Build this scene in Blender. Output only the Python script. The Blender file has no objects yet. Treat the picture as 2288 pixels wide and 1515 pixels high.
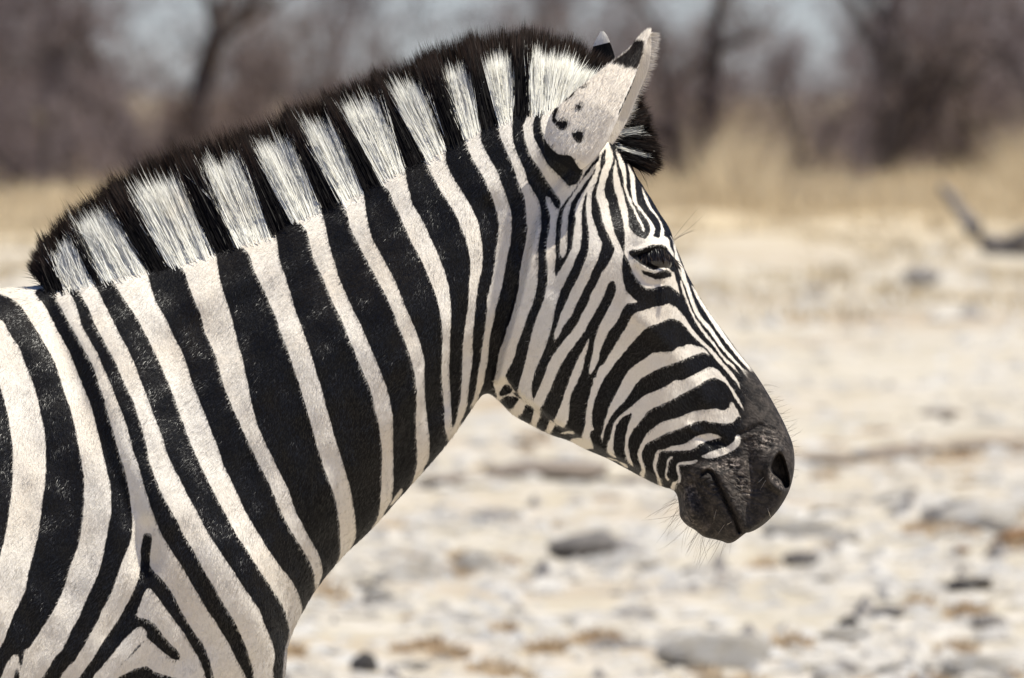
import bpy, math, random
import numpy as np
from mathutils import Vector, Matrix, noise as mnoise

random.seed(7)
RNG = np.random.default_rng(11)
S = bpy.context.scene
COL = S.collection

# ------------------------------------------------------------------ camera, sky, sun, exposure
K = 0.56e-3            # metres per photo pixel in the zebra's mid plane
D = 14.0               # metres from the lens to the zebra
ZC = 1.2145            # height of the picture centre in the zebra's mid plane
PITCH = math.atan((757.5 - 210) * K / D)
CAMY, CAMZ = -D * math.cos(PITCH), ZC + D * math.sin(PITCH)

cam = bpy.data.cameras.new('camera')
cam.sensor_width = 36.0
cam.lens = 36.0 * D / (2288 * K)
cam.clip_start, cam.clip_end = 0.5, 6000
cam.dof.use_dof = True
cam.dof.focus_distance = D - 0.11
cam.dof.aperture_fstop = cam.lens / 28.0
cam.dof.aperture_blades = 0
camo = bpy.data.objects.new('camera', cam)
camo.location = (0, CAMY, CAMZ)
camo.rotation_euler = (math.pi / 2 - PITCH, 0, 0)
COL.objects.link(camo)
S.camera = camo

SUN_DIR = Vector((0.40, -0.13, 0.90)).normalized()      # towards the sun
SUN_EL = math.asin(SUN_DIR.z)
SUN_AZ = math.atan2(SUN_DIR.x, SUN_DIR.y)
world = bpy.data.worlds.new('World')
S.world = world
world.use_nodes = True
wt = world.node_tree
wt.nodes.clear()
sky = wt.nodes.new('ShaderNodeTexSky')
sky.sky_type = 'NISHITA'
sky.sun_disc = False
sky.sun_elevation = SUN_EL
sky.sun_rotation = SUN_AZ
sky.altitude = 1100
sky.air_density = 1.0
sky.dust_density = 0.3
sky.ozone_density = 2.0
bg = wt.nodes.new('ShaderNodeBackground')
bg.inputs['Strength'].default_value = 0.068
wo = wt.nodes.new('ShaderNodeOutputWorld')
tint = wt.nodes.new('ShaderNodeMix')
tint.data_type, tint.blend_type = 'RGBA', 'MULTIPLY'
tint.inputs[0].default_value = 1.0
tint.inputs[7].default_value = (0.80, 0.88, 1.19, 1.0)
wt.links.new(sky.outputs[0], tint.inputs[6])
wt.links.new(tint.outputs[2], bg.inputs['Color'])
wt.links.new(bg.outputs[0], wo.inputs['Surface'])

sl = bpy.data.lights.new('sun', 'SUN')
sl.energy = 5.0
sl.angle = math.radians(0.53)
sl.color = (1.0, 0.953, 0.85)
so = bpy.data.objects.new('sun', sl)
so.rotation_euler = SUN_DIR.to_track_quat('Z', 'Y').to_euler()
so.location = (6, -6, 12)
COL.objects.link(so)

S.view_settings.view_transform = 'Standard'
S.view_settings.look = 'None'
S.view_settings.exposure = 0.44
S.view_settings.gamma = 1.0
S.view_settings.use_curve_mapping = False

# ------------------------------------------------------------------ helpers
def tag(o, label=None, cat=None, group=None, kind=None):
    if label: o['label'] = label
    if cat: o['category'] = cat
    if group: o['group'] = group
    if kind: o['kind'] = kind
    return o

def mesh_obj(name, V, F, mat=None, parent=None, smooth=True, attrs=None):
    me = bpy.data.meshes.new(name)
    V = np.asarray(V, np.float32); F = np.asarray(F, np.int32)
    n, k = F.shape
    me.vertices.add(len(V)); me.vertices.foreach_set('co', V.ravel())
    me.loops.add(n * k); me.loops.foreach_set('vertex_index', F.ravel())
    me.polygons.add(n)
    me.polygons.foreach_set('loop_start', np.arange(0, n * k, k, dtype=np.int32))
    me.polygons.foreach_set('loop_total', np.full(n, k, np.int32))
    me.update(calc_edges=True)
    me.validate()
    me.polygons.foreach_set('use_smooth', np.full(len(me.polygons), smooth, bool))
    for an, av in (attrs or {}).items():
        a = me.attributes.new(an, 'FLOAT', 'POINT')
        a.data.foreach_set('value', np.asarray(av, np.float32))
    if mat: me.materials.append(mat)
    o = bpy.data.objects.new(name, me)
    COL.objects.link(o)
    if parent: o.parent = parent
    return o

def empty(name, loc=(0, 0, 0)):
    o = bpy.data.objects.new(name, None)
    o.empty_display_size = 0.1
    o.location = loc
    COL.objects.link(o)
    return o

class NT:
    """small node-tree builder"""
    def __init__(self, name):
        self.m = bpy.data.materials.new(name); self.m.use_nodes = True
        self.t = self.m.node_tree; self.t.nodes.clear()
        self.out = self.t.nodes.new('ShaderNodeOutputMaterial')
    def n(self, kind, **kw):
        nd = self.t.nodes.new(kind)
        for k, v in kw.items():
            if k.startswith('i_'):
                key = k[2:]
                key = int(key) if key.isdigit() else key.replace('_', ' ')
                self.set(nd.inputs[key], v)
            else: setattr(nd, k, v)
        return nd
    def set(self, sock, v):
        if isinstance(v, bpy.types.NodeSocket): self.t.links.new(v, sock)
        else: sock.default_value = v
    def math(self, op, a, b=0.0, c=None, clamp=False):
        nd = self.n('ShaderNodeMath', operation=op, use_clamp=clamp)
        self.set(nd.inputs[0], a); self.set(nd.inputs[1], b)
        if c is not None: self.set(nd.inputs[2], c)
        return nd.outputs[0]
    def rng(self, v, a, b, c=0.0, d=1.0, smooth=True):
        nd = self.n('ShaderNodeMapRange', interpolation_type='SMOOTHSTEP' if smooth else 'LINEAR')
        self.set(nd.inputs[0], v)
        for i, x in enumerate((a, b, c, d)): self.set(nd.inputs[i + 1], x)
        return nd.outputs[0]
    def mix(self, f, a, b):
        nd = self.n('ShaderNodeMix', data_type='RGBA')
        self.set(nd.inputs[0], f)
        self.set(nd.inputs[6], a if not isinstance(a, tuple) else (*a, 1.0) if len(a) == 3 else a)
        self.set(nd.inputs[7], b if not isinstance(b, tuple) else (*b, 1.0) if len(b) == 3 else b)
        return nd.outputs[2]
    def mixf(self, f, a, b):
        nd = self.n('ShaderNodeMix', data_type='FLOAT')
        self.set(nd.inputs[0], f); self.set(nd.inputs[2], a); self.set(nd.inputs[3], b)
        return nd.outputs[0]
    def attr(self, name):
        return self.n('ShaderNodeAttribute', attribute_name=name).outputs['Fac']
    def coord(self, scale=(1, 1, 1), rot=(0, 0, 0)):
        tc = self.n('ShaderNodeTexCoord')
        mp = self.n('ShaderNodeMapping')
        self.t.links.new(tc.outputs['Object'], mp.inputs[0])
        mp.inputs['Scale'].default_value = scale
        mp.inputs['Rotation'].default_value = rot
        return mp.outputs[0]
    def noise(self, vec, scale, detail=3.0, rough=0.55, out=0):
        nd = self.n('ShaderNodeTexNoise')
        self.t.links.new(vec, nd.inputs['Vector'])
        nd.inputs['Scale'].default_value = scale
        nd.inputs['Detail'].default_value = detail
        nd.inputs['Roughness'].default_value = rough
        return nd.outputs[out]
    def bump(self, h, strength, dist, normal=None):
        nd = self.n('ShaderNodeBump')
        self.set(nd.inputs['Height'], h)
        self.set(nd.inputs['Strength'], strength); self.set(nd.inputs['Distance'], dist)
        if normal is not None: self.set(nd.inputs['Normal'], normal)
        return nd.outputs[0]
    def principled(self, **kw):
        nd = self.n('ShaderNodeBsdfPrincipled')
        for k, v in kw.items():
            key = k.replace('_', ' ')
            if isinstance(v, tuple) and len(v) == 3: v = (*v, 1.0)
            self.set(nd.inputs[key], v)
        return nd
    def done(self, sh):
        self.t.links.new(sh, self.out.inputs['Surface']); return self.m

def catmull(P, sub, closed=False):
    P = np.asarray(P, float); n = len(P)
    if closed: Q = np.vstack([P[-1:], P, P[:2]])
    else: Q = np.vstack([2 * P[:1] - P[1:2], P, 2 * P[-1:] - P[-2:-1]])
    segs = n if closed else n - 1
    t = np.linspace(0, 1, sub, endpoint=False)[:, None]
    out = []
    for i in range(segs):
        a, b, c, d = Q[i], Q[i + 1], Q[i + 2], Q[i + 3]
        out.append(0.5 * ((2 * b) + (-a + c) * t + (2 * a - 5 * b + 4 * c - d) * t ** 2 + (-a + 3 * b - 3 * c + d) * t ** 3))
    out = np.vstack(out)
    if not closed: out = np.vstack([out, P[-1:]])
    return out

def seg_dist(x, y, P, closed=True):
    """unsigned distance of points to a polyline"""
    P = np.asarray(P, float)
    A = P; B = np.roll(P, -1, 0)
    if not closed: A, B = P[:-1], P[1:]
    d2 = np.full(x.shape, 1e12)
    for (ax, ay), (bx, by) in zip(A, B):
        ex, ey = bx - ax, by - ay
        L = ex * ex + ey * ey + 1e-9
        t = np.clip(((x - ax) * ex + (y - ay) * ey) / L, 0, 1)
        d2 = np.minimum(d2, (x - ax - t * ex) ** 2 + (y - ay - t * ey) ** 2)
    return np.sqrt(d2)

def poly_sd(x, y, P):
    """signed distance to a closed polygon, positive inside"""
    P = np.asarray(P, float)
    d = seg_dist(x, y, P)
    ins = np.zeros(x.shape, bool)
    j = len(P) - 1
    for i in range(len(P)):
        xi, yi = P[i]; xj, yj = P[j]
        if yi != yj:
            c = ((yi > y) != (yj > y)) & (x < (xj - xi) * (y - yi) / (yj - yi) + xi)
            ins ^= c
        j = i
    return np.where(ins, d, -d)

def sstep(v, a, b):
    t = np.clip((v - a) / (b - a), 0, 1)
    return t * t * (3 - 2 * t)

def to_world(px, py):
    return (np.asarray(px, float) - 1144) * K, ZC - (np.asarray(py, float) - 757.5) * K

cP, sP = math.cos(PITCH), math.sin(PITCH)
def side_view(X, Y, Z):
    """side-view (photo pixel) coordinates of a point on the near flank"""
    dy, dz = Y - CAMY, Z - CAMZ
    dep = dy * cP - dz * sP
    up = dy * sP + dz * cP
    return 1144 + X / dep * D / K, 757.5 - up / dep * D / K

def ground_pt(px, py):
    u = -(py - 757.5) * K / D
    dy, dz = cP + u * sP, -sP + u * cP
    t = -CAMZ / dz
    return (px - 1144) * K / D * t, CAMY + dy * t

# ------------------------------------------------------------------ the coat pattern, traced in side view
def fr(x0, y0, s):
    return lambda *p: [(x0 + p[i] / s, y0 + p[i + 1] / s) for i in range(0, len(p), 2)]
fI, fL, fM, fO = fr(1150, 300, 5.049), fr(1080, 820, 5.049), fr(1400, 820, 5.049), fr(1100, 40, 5.049)
def pp(*p): return [(p[i], p[i + 1]) for i in range(0, len(p), 2)]
PAINT = []
def black(P, sub=3): PAINT.append((1, catmull(P, sub, True) if sub > 1 else np.array(P, float)))
def white(P, sub=3): PAINT.append((0, catmull(P, sub, True) if sub > 1 else np.array(P, float)))
def stripe(left, right): black(left + right[::-1])

# flank and shoulder
stripe(pp(-90,640,-95,800,-90,1000,-100,1200,-130,1400), pp(-40,650,-25,760,0,860,12,903,20,940,25,971,28,992,29,1024,29,1064,26,1103,22,1130,18,1163,12,1194,5,1226,-10,1275,-50,1400))
stripe(pp(-60,690,0,714,11,725,21,743,32,762,45,781,55,810,69,844,79,874,86,897,92,929,98,955,102,992,102,1024,102,1058,99,1093,94,1125,91,1155,86,1192,79,1221,71,1252,62,1287,57,1318,45,1345,34,1366,21,1398,11,1427,0,1448,-30,1500,-80,1600),
       pp(-60,640,0,657,16,663,34,672,50,688,63,708,77,730,96,762,114,792,124,815,135,847,145,879,154,903,162,932,169,961,174,990,180,1019,185,1048,188,1077,188,1109,187,1131,184,1168,178,1205,170,1234,158,1263,148,1300,135,1334,116,1371,98,1398,79,1427,65,1448,40,1458,25,1468,12,1490,-5,1530,-40,1600))
black(pp(40,1460,52,1457,50,1490,38,1525,28,1525,38,1485))
stripe(pp(79,652,84,664,98,680,108,698,116,714,124,730,132,746,140,760,156,788,166,815,177,842,187,868,198,892,206,918,213,945,220,971,227,1000,234,1029,239,1056,246,1082,248,1111,248,1136,246,1163,239,1194,232,1234,224,1268,211,1300,201,1324,187,1353,177,1379,158,1411,143,1445,121,1471,106,1498,80,1540),
       pp(90,644,103,648,116,656,129,672,137,688,148,709,158,727,169,746,190,784,203,808,214,834,222,863,232,889,239,916,247,942,255,971,261,995,269,1021,277,1045,284,1072,289,1101,293,1130,296,1157,295,1192,290,1215,280,1239,269,1266,260,1295,246,1332,230,1361,217,1390,201,1419,185,1448,166,1477,148,1495,110,1545))
stripe(pp(144,640,153,653,166,672,172,690,177,706,182,725,193,746,203,765,217,788,227,813,238,837,251,868,261,895,272,921,280,945,288,969,293,990,301,1016,309,1040,316,1064,324,1093,331,1115,337,1136,349,1165,360,1192,375,1218,388,1239,404,1263,420,1289,433,1313,449,1339,465,1366,483,1392,499,1419,515,1445,528,1474,541,1495,553,1525,560,1570),
       pp(158,639,169,643,182,659,191,677,201,696,209,717,219,738,233,762,246,786,261,815,272,842,285,871,298,897,306,924,316,950,323,979,329,1006,334,1032,346,1064,356,1090,367,1114,380,1136,396,1165,412,1197,428,1223,444,1250,459,1281,478,1310,494,1339,510,1366,526,1392,541,1424,552,1450,560,1477,566,1498,567,1520,575,1570))
stripe(pp(214,600,211,622,213,638,224,659,235,683,246,704,256,725,267,746,278,766,290,790,304,821,314,850,325,876,333,900,343,926,354,953,363,979,372,1008,383,1035,396,1061,409,1087,424,1115,441,1144,457,1178,475,1207,494,1236,510,1260,528,1287,547,1316,565,1342,582,1368,592,1398,606,1429,613,1456,614,1469,610,1495,611,1520,600,1580),
       pp(228,600,237,617,250,624,260,640,272,659,285,680,298,698,312,720,322,741,334,763,346,787,359,815,372,847,386,879,396,908,408,940,417,966,428,995,441,1024,457,1058,473,1090,486,1116,499,1139,515,1170,533,1202,552,1229,568,1255,584,1281,597,1299,611,1321,624,1339,635,1361,642,1384,647,1411,643,1432,637,1450,634,1477,632,1500,630,1530,620,1580))
stripe(pp(318,560,329,582,329,606,335,632,343,659,351,680,364,701,375,720,383,741,393,760,407,788,417,815,425,842,436,871,446,897,457,924,467,950,475,971,486,998,494,1024,504,1050,518,1077,533,1110,545,1136,561,1165,577,1192,595,1221,614,1250,632,1273,651,1297,664,1321,672,1342,676,1363,674,1376),
       pp(345,560,367,580,388,585,404,598,415,614,420,632,428,653,436,675,446,696,452,717,457,741,468,764,480,790,489,820,497,852,508,882,520,912,535,945,553,983,567,1012,580,1039,595,1067,609,1098,618,1120,627,1139,638,1163,654,1192,669,1215,685,1242,696,1263,702,1284,704,1310,712,1328,690,1372))
stripe(pp(455,490,477,537,482,558,485,585,490,617,495,638,503,664,514,696,521,725,527,749,533,772,541,797,548,831,556,866,561,897,569,929,580,961,593,990,606,1016,619,1043,632,1069,646,1098,653,1122,661,1144,675,1170,690,1200,704,1223,714,1244,720,1268,720,1287,714,1304),
       pp(480,490,516,532,535,548,551,561,561,580,569,606,582,632,595,659,606,685,617,709,624,733,634,760,646,790,656,821,667,852,675,879,683,908,693,940,701,969,709,998,717,1024,727,1053,740,1087,749,1112,755,1144,759,1176,760,1202,761,1234,756,1252,748,1280,730,1310))
stripe(pp(580,440,603,484,609,506,617,532,622,564,627,590,638,619,646,646,654,672,661,698,672,725,681,752,692,782,704,823,714,855,722,884,730,913,738,942,746,971,754,998,762,1021,770,1048,778,1074,785,1103,791,1140,795,1170,795,1202,786,1226),
       pp(615,440,638,477,654,487,672,500,685,516,692,543,698,569,709,595,722,622,733,651,746,680,759,706,770,730,781,759,795,792,809,826,823,858,833,889,838,916,846,945,850,974,853,1000,854,1027,853,1058,852,1090,850,1116,849,1136,844,1157,833,1178,826,1195,800,1230))
stripe(pp(700,420,712,445,717,463,723,487,729,514,733,537,741,566,749,590,756,617,767,643,778,669,791,698,804,720,812,741,823,766,833,788,844,815,857,847,867,876,873,903,877,929,878,958,878,998,879,1037,879,1069,878,1098,873,1122,862,1140,856,1160),
       pp(722,410,743,434,756,448,770,466,778,485,783,508,793,529,807,556,820,582,833,606,846,630,859,654,870,677,881,704,889,727,903,757,914,787,923,818,928,847,931,876,931,908,929,940,930,971,932,998,933,1024,931,1045,926,1064,920,1085,910,1112,880,1140))
white(pp(896,1092,900,1098,891,1112,878,1126,872,1128,884,1108))
stripe(pp(800,360,804,400,812,429,816,458,820,487,825,511,833,537,848,562,862,590,878,618,890,645,904,681,921,720,932,747,940,772,948,806,949,837,949,875,952,916,956,945,959,977,960,1006,957,1029,946,1050),
       pp(815,350,846,400,859,416,872,430,878,450,889,471,899,495,910,519,923,548,937,572,951,603,967,640,979,676,985,710,989,753,988,798,987,832,989,868,992,903,993,932,995,958,1001,980,1008,1000,970,1040))
stripe(pp(890,330,904,374,908,401,914,427,921,454,935,477,948,501,961,530,976,562,990,597,1001,634,1006,671,1008,708,1006,745,1005,784,1003,824,1005,861,1007,895,1009,930,1010,955),
       pp(918,318,948,356,958,377,972,403,987,430,1003,454,1019,480,1032,512,1043,541,1049,570,1051,600,1048,644,1046,687,1039,732,1035,766,1034,803,1032,845,1030,885,1024,916,1019,940,1012,956))
stripe(pp(985,270,995,316,995,348,1001,372,1011,395,1027,419,1043,446,1056,469,1067,493,1073,522,1078,553,1077,597,1069,634,1064,671,1061,708,1057,740,1056,771,1055,806,1051,840,1047,869,1044,903,1039,922,1030,945),
       pp(1012,262,1030,287,1038,306,1048,337,1061,364,1077,390,1090,417,1101,443,1109,467,1114,493,1114,520,1109,554,1104,600,1096,639,1089,666,1088,697,1084,732,1080,761,1075,798,1069,832,1065,861,1060,887,1053,906,1064,913,1050,935))
stripe(pp(1068,220,1073,261,1075,287,1075,314,1085,337,1098,361,1112,385,1120,409,1130,435,1138,459,1143,485,1143,514,1140,545,1133,577,1124,627,1116,660,1109,684,1104,713,1097,740,1093,771,1090,803,1085,832,1080,856,1070,895),
       pp(1085,215,1109,258,1113,285,1122,314,1133,340,1146,369,1154,395,1164,422,1174,448,1176,477,1178,512,1174,545,1167,580,1161,618,1159,647,1151,679,1143,708,1134,732,1125,761,1117,782,1113,803,1109,829,1104,850,1104,864,1109,892))
stripe(pp(1148,190,1151,221,1147,253,1145,279,1146,306,1151,332,1162,358,1172,382,1180,406,1193,430,1203,448,1209,475,1209,509,1204,538,1202,564,1203,600,1199,644,1191,676,1178,708,1167,742,1156,771,1149,798,1138,821,1131,837,1133,848,1143,864,1152,876),
       pp(1184,190,1182,226,1178,258,1170,279,1171,300,1178,327,1188,353,1204,374,1222,403,1238,427,1249,443,1254,456,1248,467,1238,459,1229,443,1220,440,1222,456,1229,480,1228,512,1222,541,1221,570,1224,594,1222,637,1215,671,1204,700,1193,729,1186,755,1178,792,1170,824,1162,850,1156,876))
# chevrons at the foot of the shoulder
fC = fr(0, 1115, 3.7867)
black(fC(1215,300,1195,400,1190,500,1185,600,1165,690,1125,790,1080,880,1030,970,960,1080,890,1180,830,1280,770,1370,700,1470,640,1560,560,1680,700,1640,800,1490,870,1410,920,1350,980,1280,1050,1190,1110,1130,1170,1085,1210,1090,1240,1130,1245,1180,1300,1220,1350,1270,1400,1310,1450,1350,1510,1365,1525,1320,1480,1260,1420,1200,1370,1140,1320,1070,1270,1030,1210,1010,1160,990,1165,940,1190,880,1220,800,1255,755,1290,780,1340,840,1390,910,1440,980,1500,1060,1560,1140,1610,1230,1660,1310,1700,1390,1730,1470,1755,1560,1810,1560,1790,1430,1760,1330,1720,1230,1660,1150,1600,1060,1540,960,1490,860,1440,770,1380,690,1310,620,1275,570,1270,480,1280,400,1285,310,1250,290))
black(fC(1225,1195,1190,1243,1130,1308,1070,1362,1000,1430,1050,1375,1115,1302,1170,1237), 2)
black(fC(990,1530,1080,1470,1160,1430,1240,1415,1290,1450,1360,1480,1430,1500,1520,1540,1450,1640,1100,1640))
# ear base band
EARBAND = pp(1236,234,1212,240,1196,258,1191,279,1193,306,1207,335,1220,361,1236,380,1254,398,1268,414,1272,420,1276,413,1289,411,1303,382,1296,377,1286,364,1275,348,1249,345,1233,332,1220,316,1211,290,1209,269,1217,250,1236,240)
black(EARBAND)
# cheek: the V, the c/d pair, finger f, forehead lines
black(pp(1341,345,1322,367,1308,385,1297,405,1281,427,1265,447,1253,464,1247,482,1243,502,1242,524,1241,548,1242,569,1241,587,1239,605,1242,618,1251,604,1262,586,1269,573,1277,557,1280,540,1282,522,1285,504,1286,488,1286,472,1289,456,1297,441,1306,425,1314,413,1322,399,1331,380))
white(pp(1337,361,1324,373,1314,387,1302,401,1287,423,1277,439,1267,454,1261,466,1258,478,1256,494,1254,510,1253,528,1252,548,1251,565,1255,575,1260,575,1265,563,1267,550,1267,532,1268,514,1269,498,1270,482,1273,466,1279,450,1287,437,1299,421,1310,405,1322,389,1330,376))
black(pp(1333,406,1329,411,1318,423,1308,437,1303,453,1300,468,1299,484,1299,502,1300,518,1299,534,1297,552,1288,574,1280,594,1268,619,1258,639,1251,653,1246,669,1241,687,1238,705,1233,724,1229,744,1223,762,1217,780,1209,798,1200,818,1192,840,1188,866,1189,885,1193,890,1201,875,1211,853,1219,831,1225,814,1233,798,1243,784,1253,770,1264,756,1276,742,1288,726,1296,711,1304,695,1314,677,1320,659,1328,645,1336,629,1344,611,1354,598,1365,580,1373,559,1370,548,1362,530,1354,514,1348,498,1344,482,1341,466,1336,451,1333,437,1334,421,1338,407,1342,393,1345,379,1352,365,1353,350,1354,334,1348,338,1343,348,1342,361,1341,377,1336,391))
white(pp(1331,411,1324,418,1314,429,1311,445,1310,460,1311,478,1312,494,1315,510,1316,530,1316,548,1313,565,1308,580,1300,602,1290,625,1278,645,1270,665,1262,683,1254,699,1249,713,1245,728,1240,742,1239,752,1241,760,1251,748,1256,734,1266,718,1278,703,1286,683,1294,667,1304,647,1314,629,1322,608,1332,588,1340,565,1345,550,1345,542,1338,528,1332,510,1326,494,1323,482,1321,466,1321,451,1322,435,1326,422))
black(pp(1368,627,1361,631,1355,645,1348,663,1340,679,1330,697,1318,716,1310,732,1300,750,1290,762,1282,774,1272,786,1264,798,1253,816,1243,836,1236,854,1229,871,1221,887,1213,903,1206,917,1219,932,1236,942,1246,955,1240,975,1274,990,1300,983,1301,976,1304,963,1308,947,1309,931,1311,915,1314,899,1318,881,1322,866,1326,852,1320,839,1317,831,1318,817,1322,798,1326,782,1328,766,1332,752,1336,738,1342,722,1350,709,1359,691,1369,671,1375,655,1377,641,1374,630))
white(pp(1315,758,1306,776,1298,790,1288,810,1280,829,1272,850,1264,871,1258,893,1250,911,1242,931,1236,940,1248,951,1258,955,1264,949,1270,933,1272,913,1274,893,1280,873,1290,854,1299,832,1304,814,1308,794,1314,774))
black(pp(1360,318,1364,330,1369,346,1370,359,1364,375,1358,393,1352,411,1350,425,1353,439,1359,453,1361,468,1364,484,1368,498,1372,516,1378,532,1386,548,1391,561,1392,573,1390,590,1389,604,1392,621,1395,639,1401,653,1409,661,1417,669,1423,674,1415,677,1403,678,1395,687,1387,699,1381,714,1371,728,1359,742,1352,758,1344,776,1340,792,1336,808,1328,823,1319,840,1330,845,1338,821,1348,814,1354,804,1363,790,1373,774,1383,758,1391,744,1401,728,1409,711,1417,701,1433,695,1449,690,1466,685,1482,683,1495,678,1508,685,1530,680,1518,657,1514,653,1506,645,1496,639,1484,638,1468,642,1457,645,1445,644,1435,637,1427,627,1417,613,1411,602,1406,586,1400,577,1395,565,1395,554,1396,538,1396,518,1394,504,1391,488,1387,472,1383,456,1379,441,1374,425,1371,409,1370,393,1371,375,1375,360,1370,340,1365,322))
black(fI(1065,95,1090,160,1115,240,1135,300,1147,320,1155,390,1170,470,1195,560,1215,630,1240,720,1260,800,1275,880,1285,960,1290,1040,1330,1100,1390,1150,1470,1180,1510,1140,1530,1070,1510,1000,1470,930,1430,880,1380,820,1340,760,1320,680,1310,570,1300,470,1285,380,1265,290,1240,200,1180,110,1090,70))
white(fI(1140,170,1150,230,1180,330,1205,420,1225,500,1240,590,1260,680,1295,770,1330,830,1350,880,1380,950,1420,1020,1450,1090,1465,1090,1465,1060,1430,990,1400,930,1370,860,1340,800,1310,730,1275,640,1262,540,1255,430,1240,330,1200,250,1160,185))
black(fI(1280,300,1320,400,1345,440,1355,520,1365,620,1375,720,1390,790,1440,850,1500,930,1550,1000,1580,1060,1575,1110,1565,1150,1630,1170,1645,1110,1650,1050,1630,980,1580,910,1520,840,1480,760,1450,680,1438,600,1480,560,1400,380,1310,270))
# ridge of the nose: black with white lines
black(pp(1434,410,1440,430,1448,446,1454,461,1466,478,1475,493,1481,505,1484,516,1483,527,1491,531,1496,538,1497,551,1502,558,1505,566,1506,575,1503,588,1505,603,1508,615,1512,631,1516,645,1518,657,1500,668,1496,678,1508,685,1520,697,1532,710,1541,727,1550,738,1560,750,1572,764,1588,778,1602,794,1615,810,1629,825,1641,839,1650,855,1672,890,1760,900,1720,800,1620,670,1560,560,1520,470,1480,410,1450,380), 2)
white(pp(1520,629,1526,653,1534,675,1542,695,1550,713,1562,732,1578,754,1594,772,1607,790,1621,808,1635,819,1649,832,1639,817,1626,805,1612,789,1598,769,1583,751,1567,729,1555,712,1545,692,1537,672,1531,652,1524,630))
white(pp(1498,527,1503,537,1505,547,1507,560,1508,576,1512,590,1518,608,1524,625,1530,637,1536,653,1542,671,1548,689,1556,705,1566,718,1578,732,1590,748,1602,766,1615,782,1631,800,1647,815,1656,825,1667,840,1679,857,1672,842,1663,828,1668,834,1680,846,1693,862,1684,846,1672,832,1659,822,1651,814,1634,795,1620,778,1606,758,1595,741,1583,725,1569,711,1559,694,1551,674,1545,656,1539,638,1533,620,1528,602,1520,584,1513,565,1510,553,1506,540), 2)
white(pp(1545,637,1552,655,1560,672,1570,688,1580,704,1592,723,1605,743,1621,763,1637,783,1651,801,1665,816,1677,830,1691,846,1702,862,1695,845,1684,829,1670,813,1657,797,1643,780,1629,761,1615,741,1600,719,1586,700,1574,682,1564,666,1553,646), 2)
# lower face: black with white bands
black(pp(1522,720,1508,713,1495,712,1481,718,1467,724,1453,728,1441,736,1429,748,1417,760,1405,774,1394,788,1380,804,1366,823,1355,838,1347,850,1339,868,1332,885,1326,905,1323,925,1323,943,1326,959,1320,965,1319,976,1324,990,1326,1002,1330,1030,1400,1070,1470,1105,1530,1130,1600,1080,1690,1000,1710,900,1668,885,1645,854,1637,845,1623,829,1611,815,1600,804,1586,786,1570,770,1556,758,1544,746,1534,732), 2)
white(pp(1586,794,1574,780,1560,774,1538,769,1528,774,1514,776,1504,784,1493,786,1469,787,1457,790,1447,797,1433,806,1417,818,1403,831,1392,849,1379,875,1369,893,1361,911,1357,927,1351,943,1346,961,1343,976,1345,990,1347,984,1349,967,1355,951,1363,935,1373,921,1385,907,1397,895,1409,877,1420,860,1434,845,1447,837,1461,829,1477,821,1493,816,1508,810,1526,804,1544,796,1562,790,1574,788))
white(pp(1662,917,1657,905,1650,891,1640,873,1630,858,1620,844,1607,830,1598,823,1584,820,1569,828,1553,836,1538,843,1523,850,1509,850,1495,858,1483,866,1465,873,1444,882,1428,893,1412,907,1395,921,1381,933,1373,945,1367,963,1363,978,1357,994,1357,1008,1365,1018,1377,1023,1373,1014,1370,998,1372,982,1373,967,1377,951,1385,939,1395,929,1405,925,1411,923,1410,933,1405,947,1401,963,1397,980,1396,998,1397,1012,1401,1026,1407,1036,1415,1041,1409,1024,1405,1008,1403,992,1407,976,1413,963,1423,951,1436,935,1446,921,1465,909,1485,901,1505,891,1523,881,1543,870,1562,860,1574,852,1586,846,1598,844,1612,850,1624,858,1634,873,1642,889,1652,903), 2)
white(pp(1426,1008,1425,1020,1431,1038,1433,1050,1429,1060,1437,1068,1441,1056,1441,1044,1436,1028,1434,1015,1437,1004,1442,994,1453,986,1473,976,1495,965,1515,959,1535,951,1554,943,1574,940,1586,943,1598,944,1618,946,1634,945,1642,939,1648,931,1655,933,1650,921,1642,907,1636,898,1631,903,1628,911,1616,917,1600,913,1584,915,1568,916,1551,919,1535,925,1515,933,1493,939,1475,945,1459,957,1444,971,1434,988))
white(pp(1459,1034,1462,1026,1465,1012,1472,1006,1489,1002,1503,996,1523,994,1537,988,1551,978,1562,973,1578,969,1590,969,1604,973,1611,977,1602,980,1590,983,1578,986,1564,992,1554,1000,1539,1006,1519,1007,1499,1007,1483,1008,1473,1012,1470,1028,1466,1042,1469,1056,1475,1072,1479,1090,1471,1086,1467,1064,1461,1048))
white(pp(1499,1020,1491,1028,1489,1042,1485,1062,1491,1074,1494,1073,1490,1060,1493,1042,1496,1030,1503,1022))
white(pp(1652,971,1644,973,1641,984,1628,996,1612,1002,1592,1008,1574,1016,1568,1020,1578,1024,1598,1022,1618,1016,1634,1008,1646,1000,1653,990,1655,978))
white(pp(1558,1028,1543,1030,1523,1033,1513,1036,1511,1044,1514,1056,1516,1068,1511,1076,1503,1077,1499,1091,1507,1098,1510,1081,1519,1079,1521,1070,1519,1056,1516,1042,1523,1038,1543,1038,1558,1032))
white(pp(1523,1100,1529,1092,1535,1089,1535,1094,1527,1101))
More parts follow.
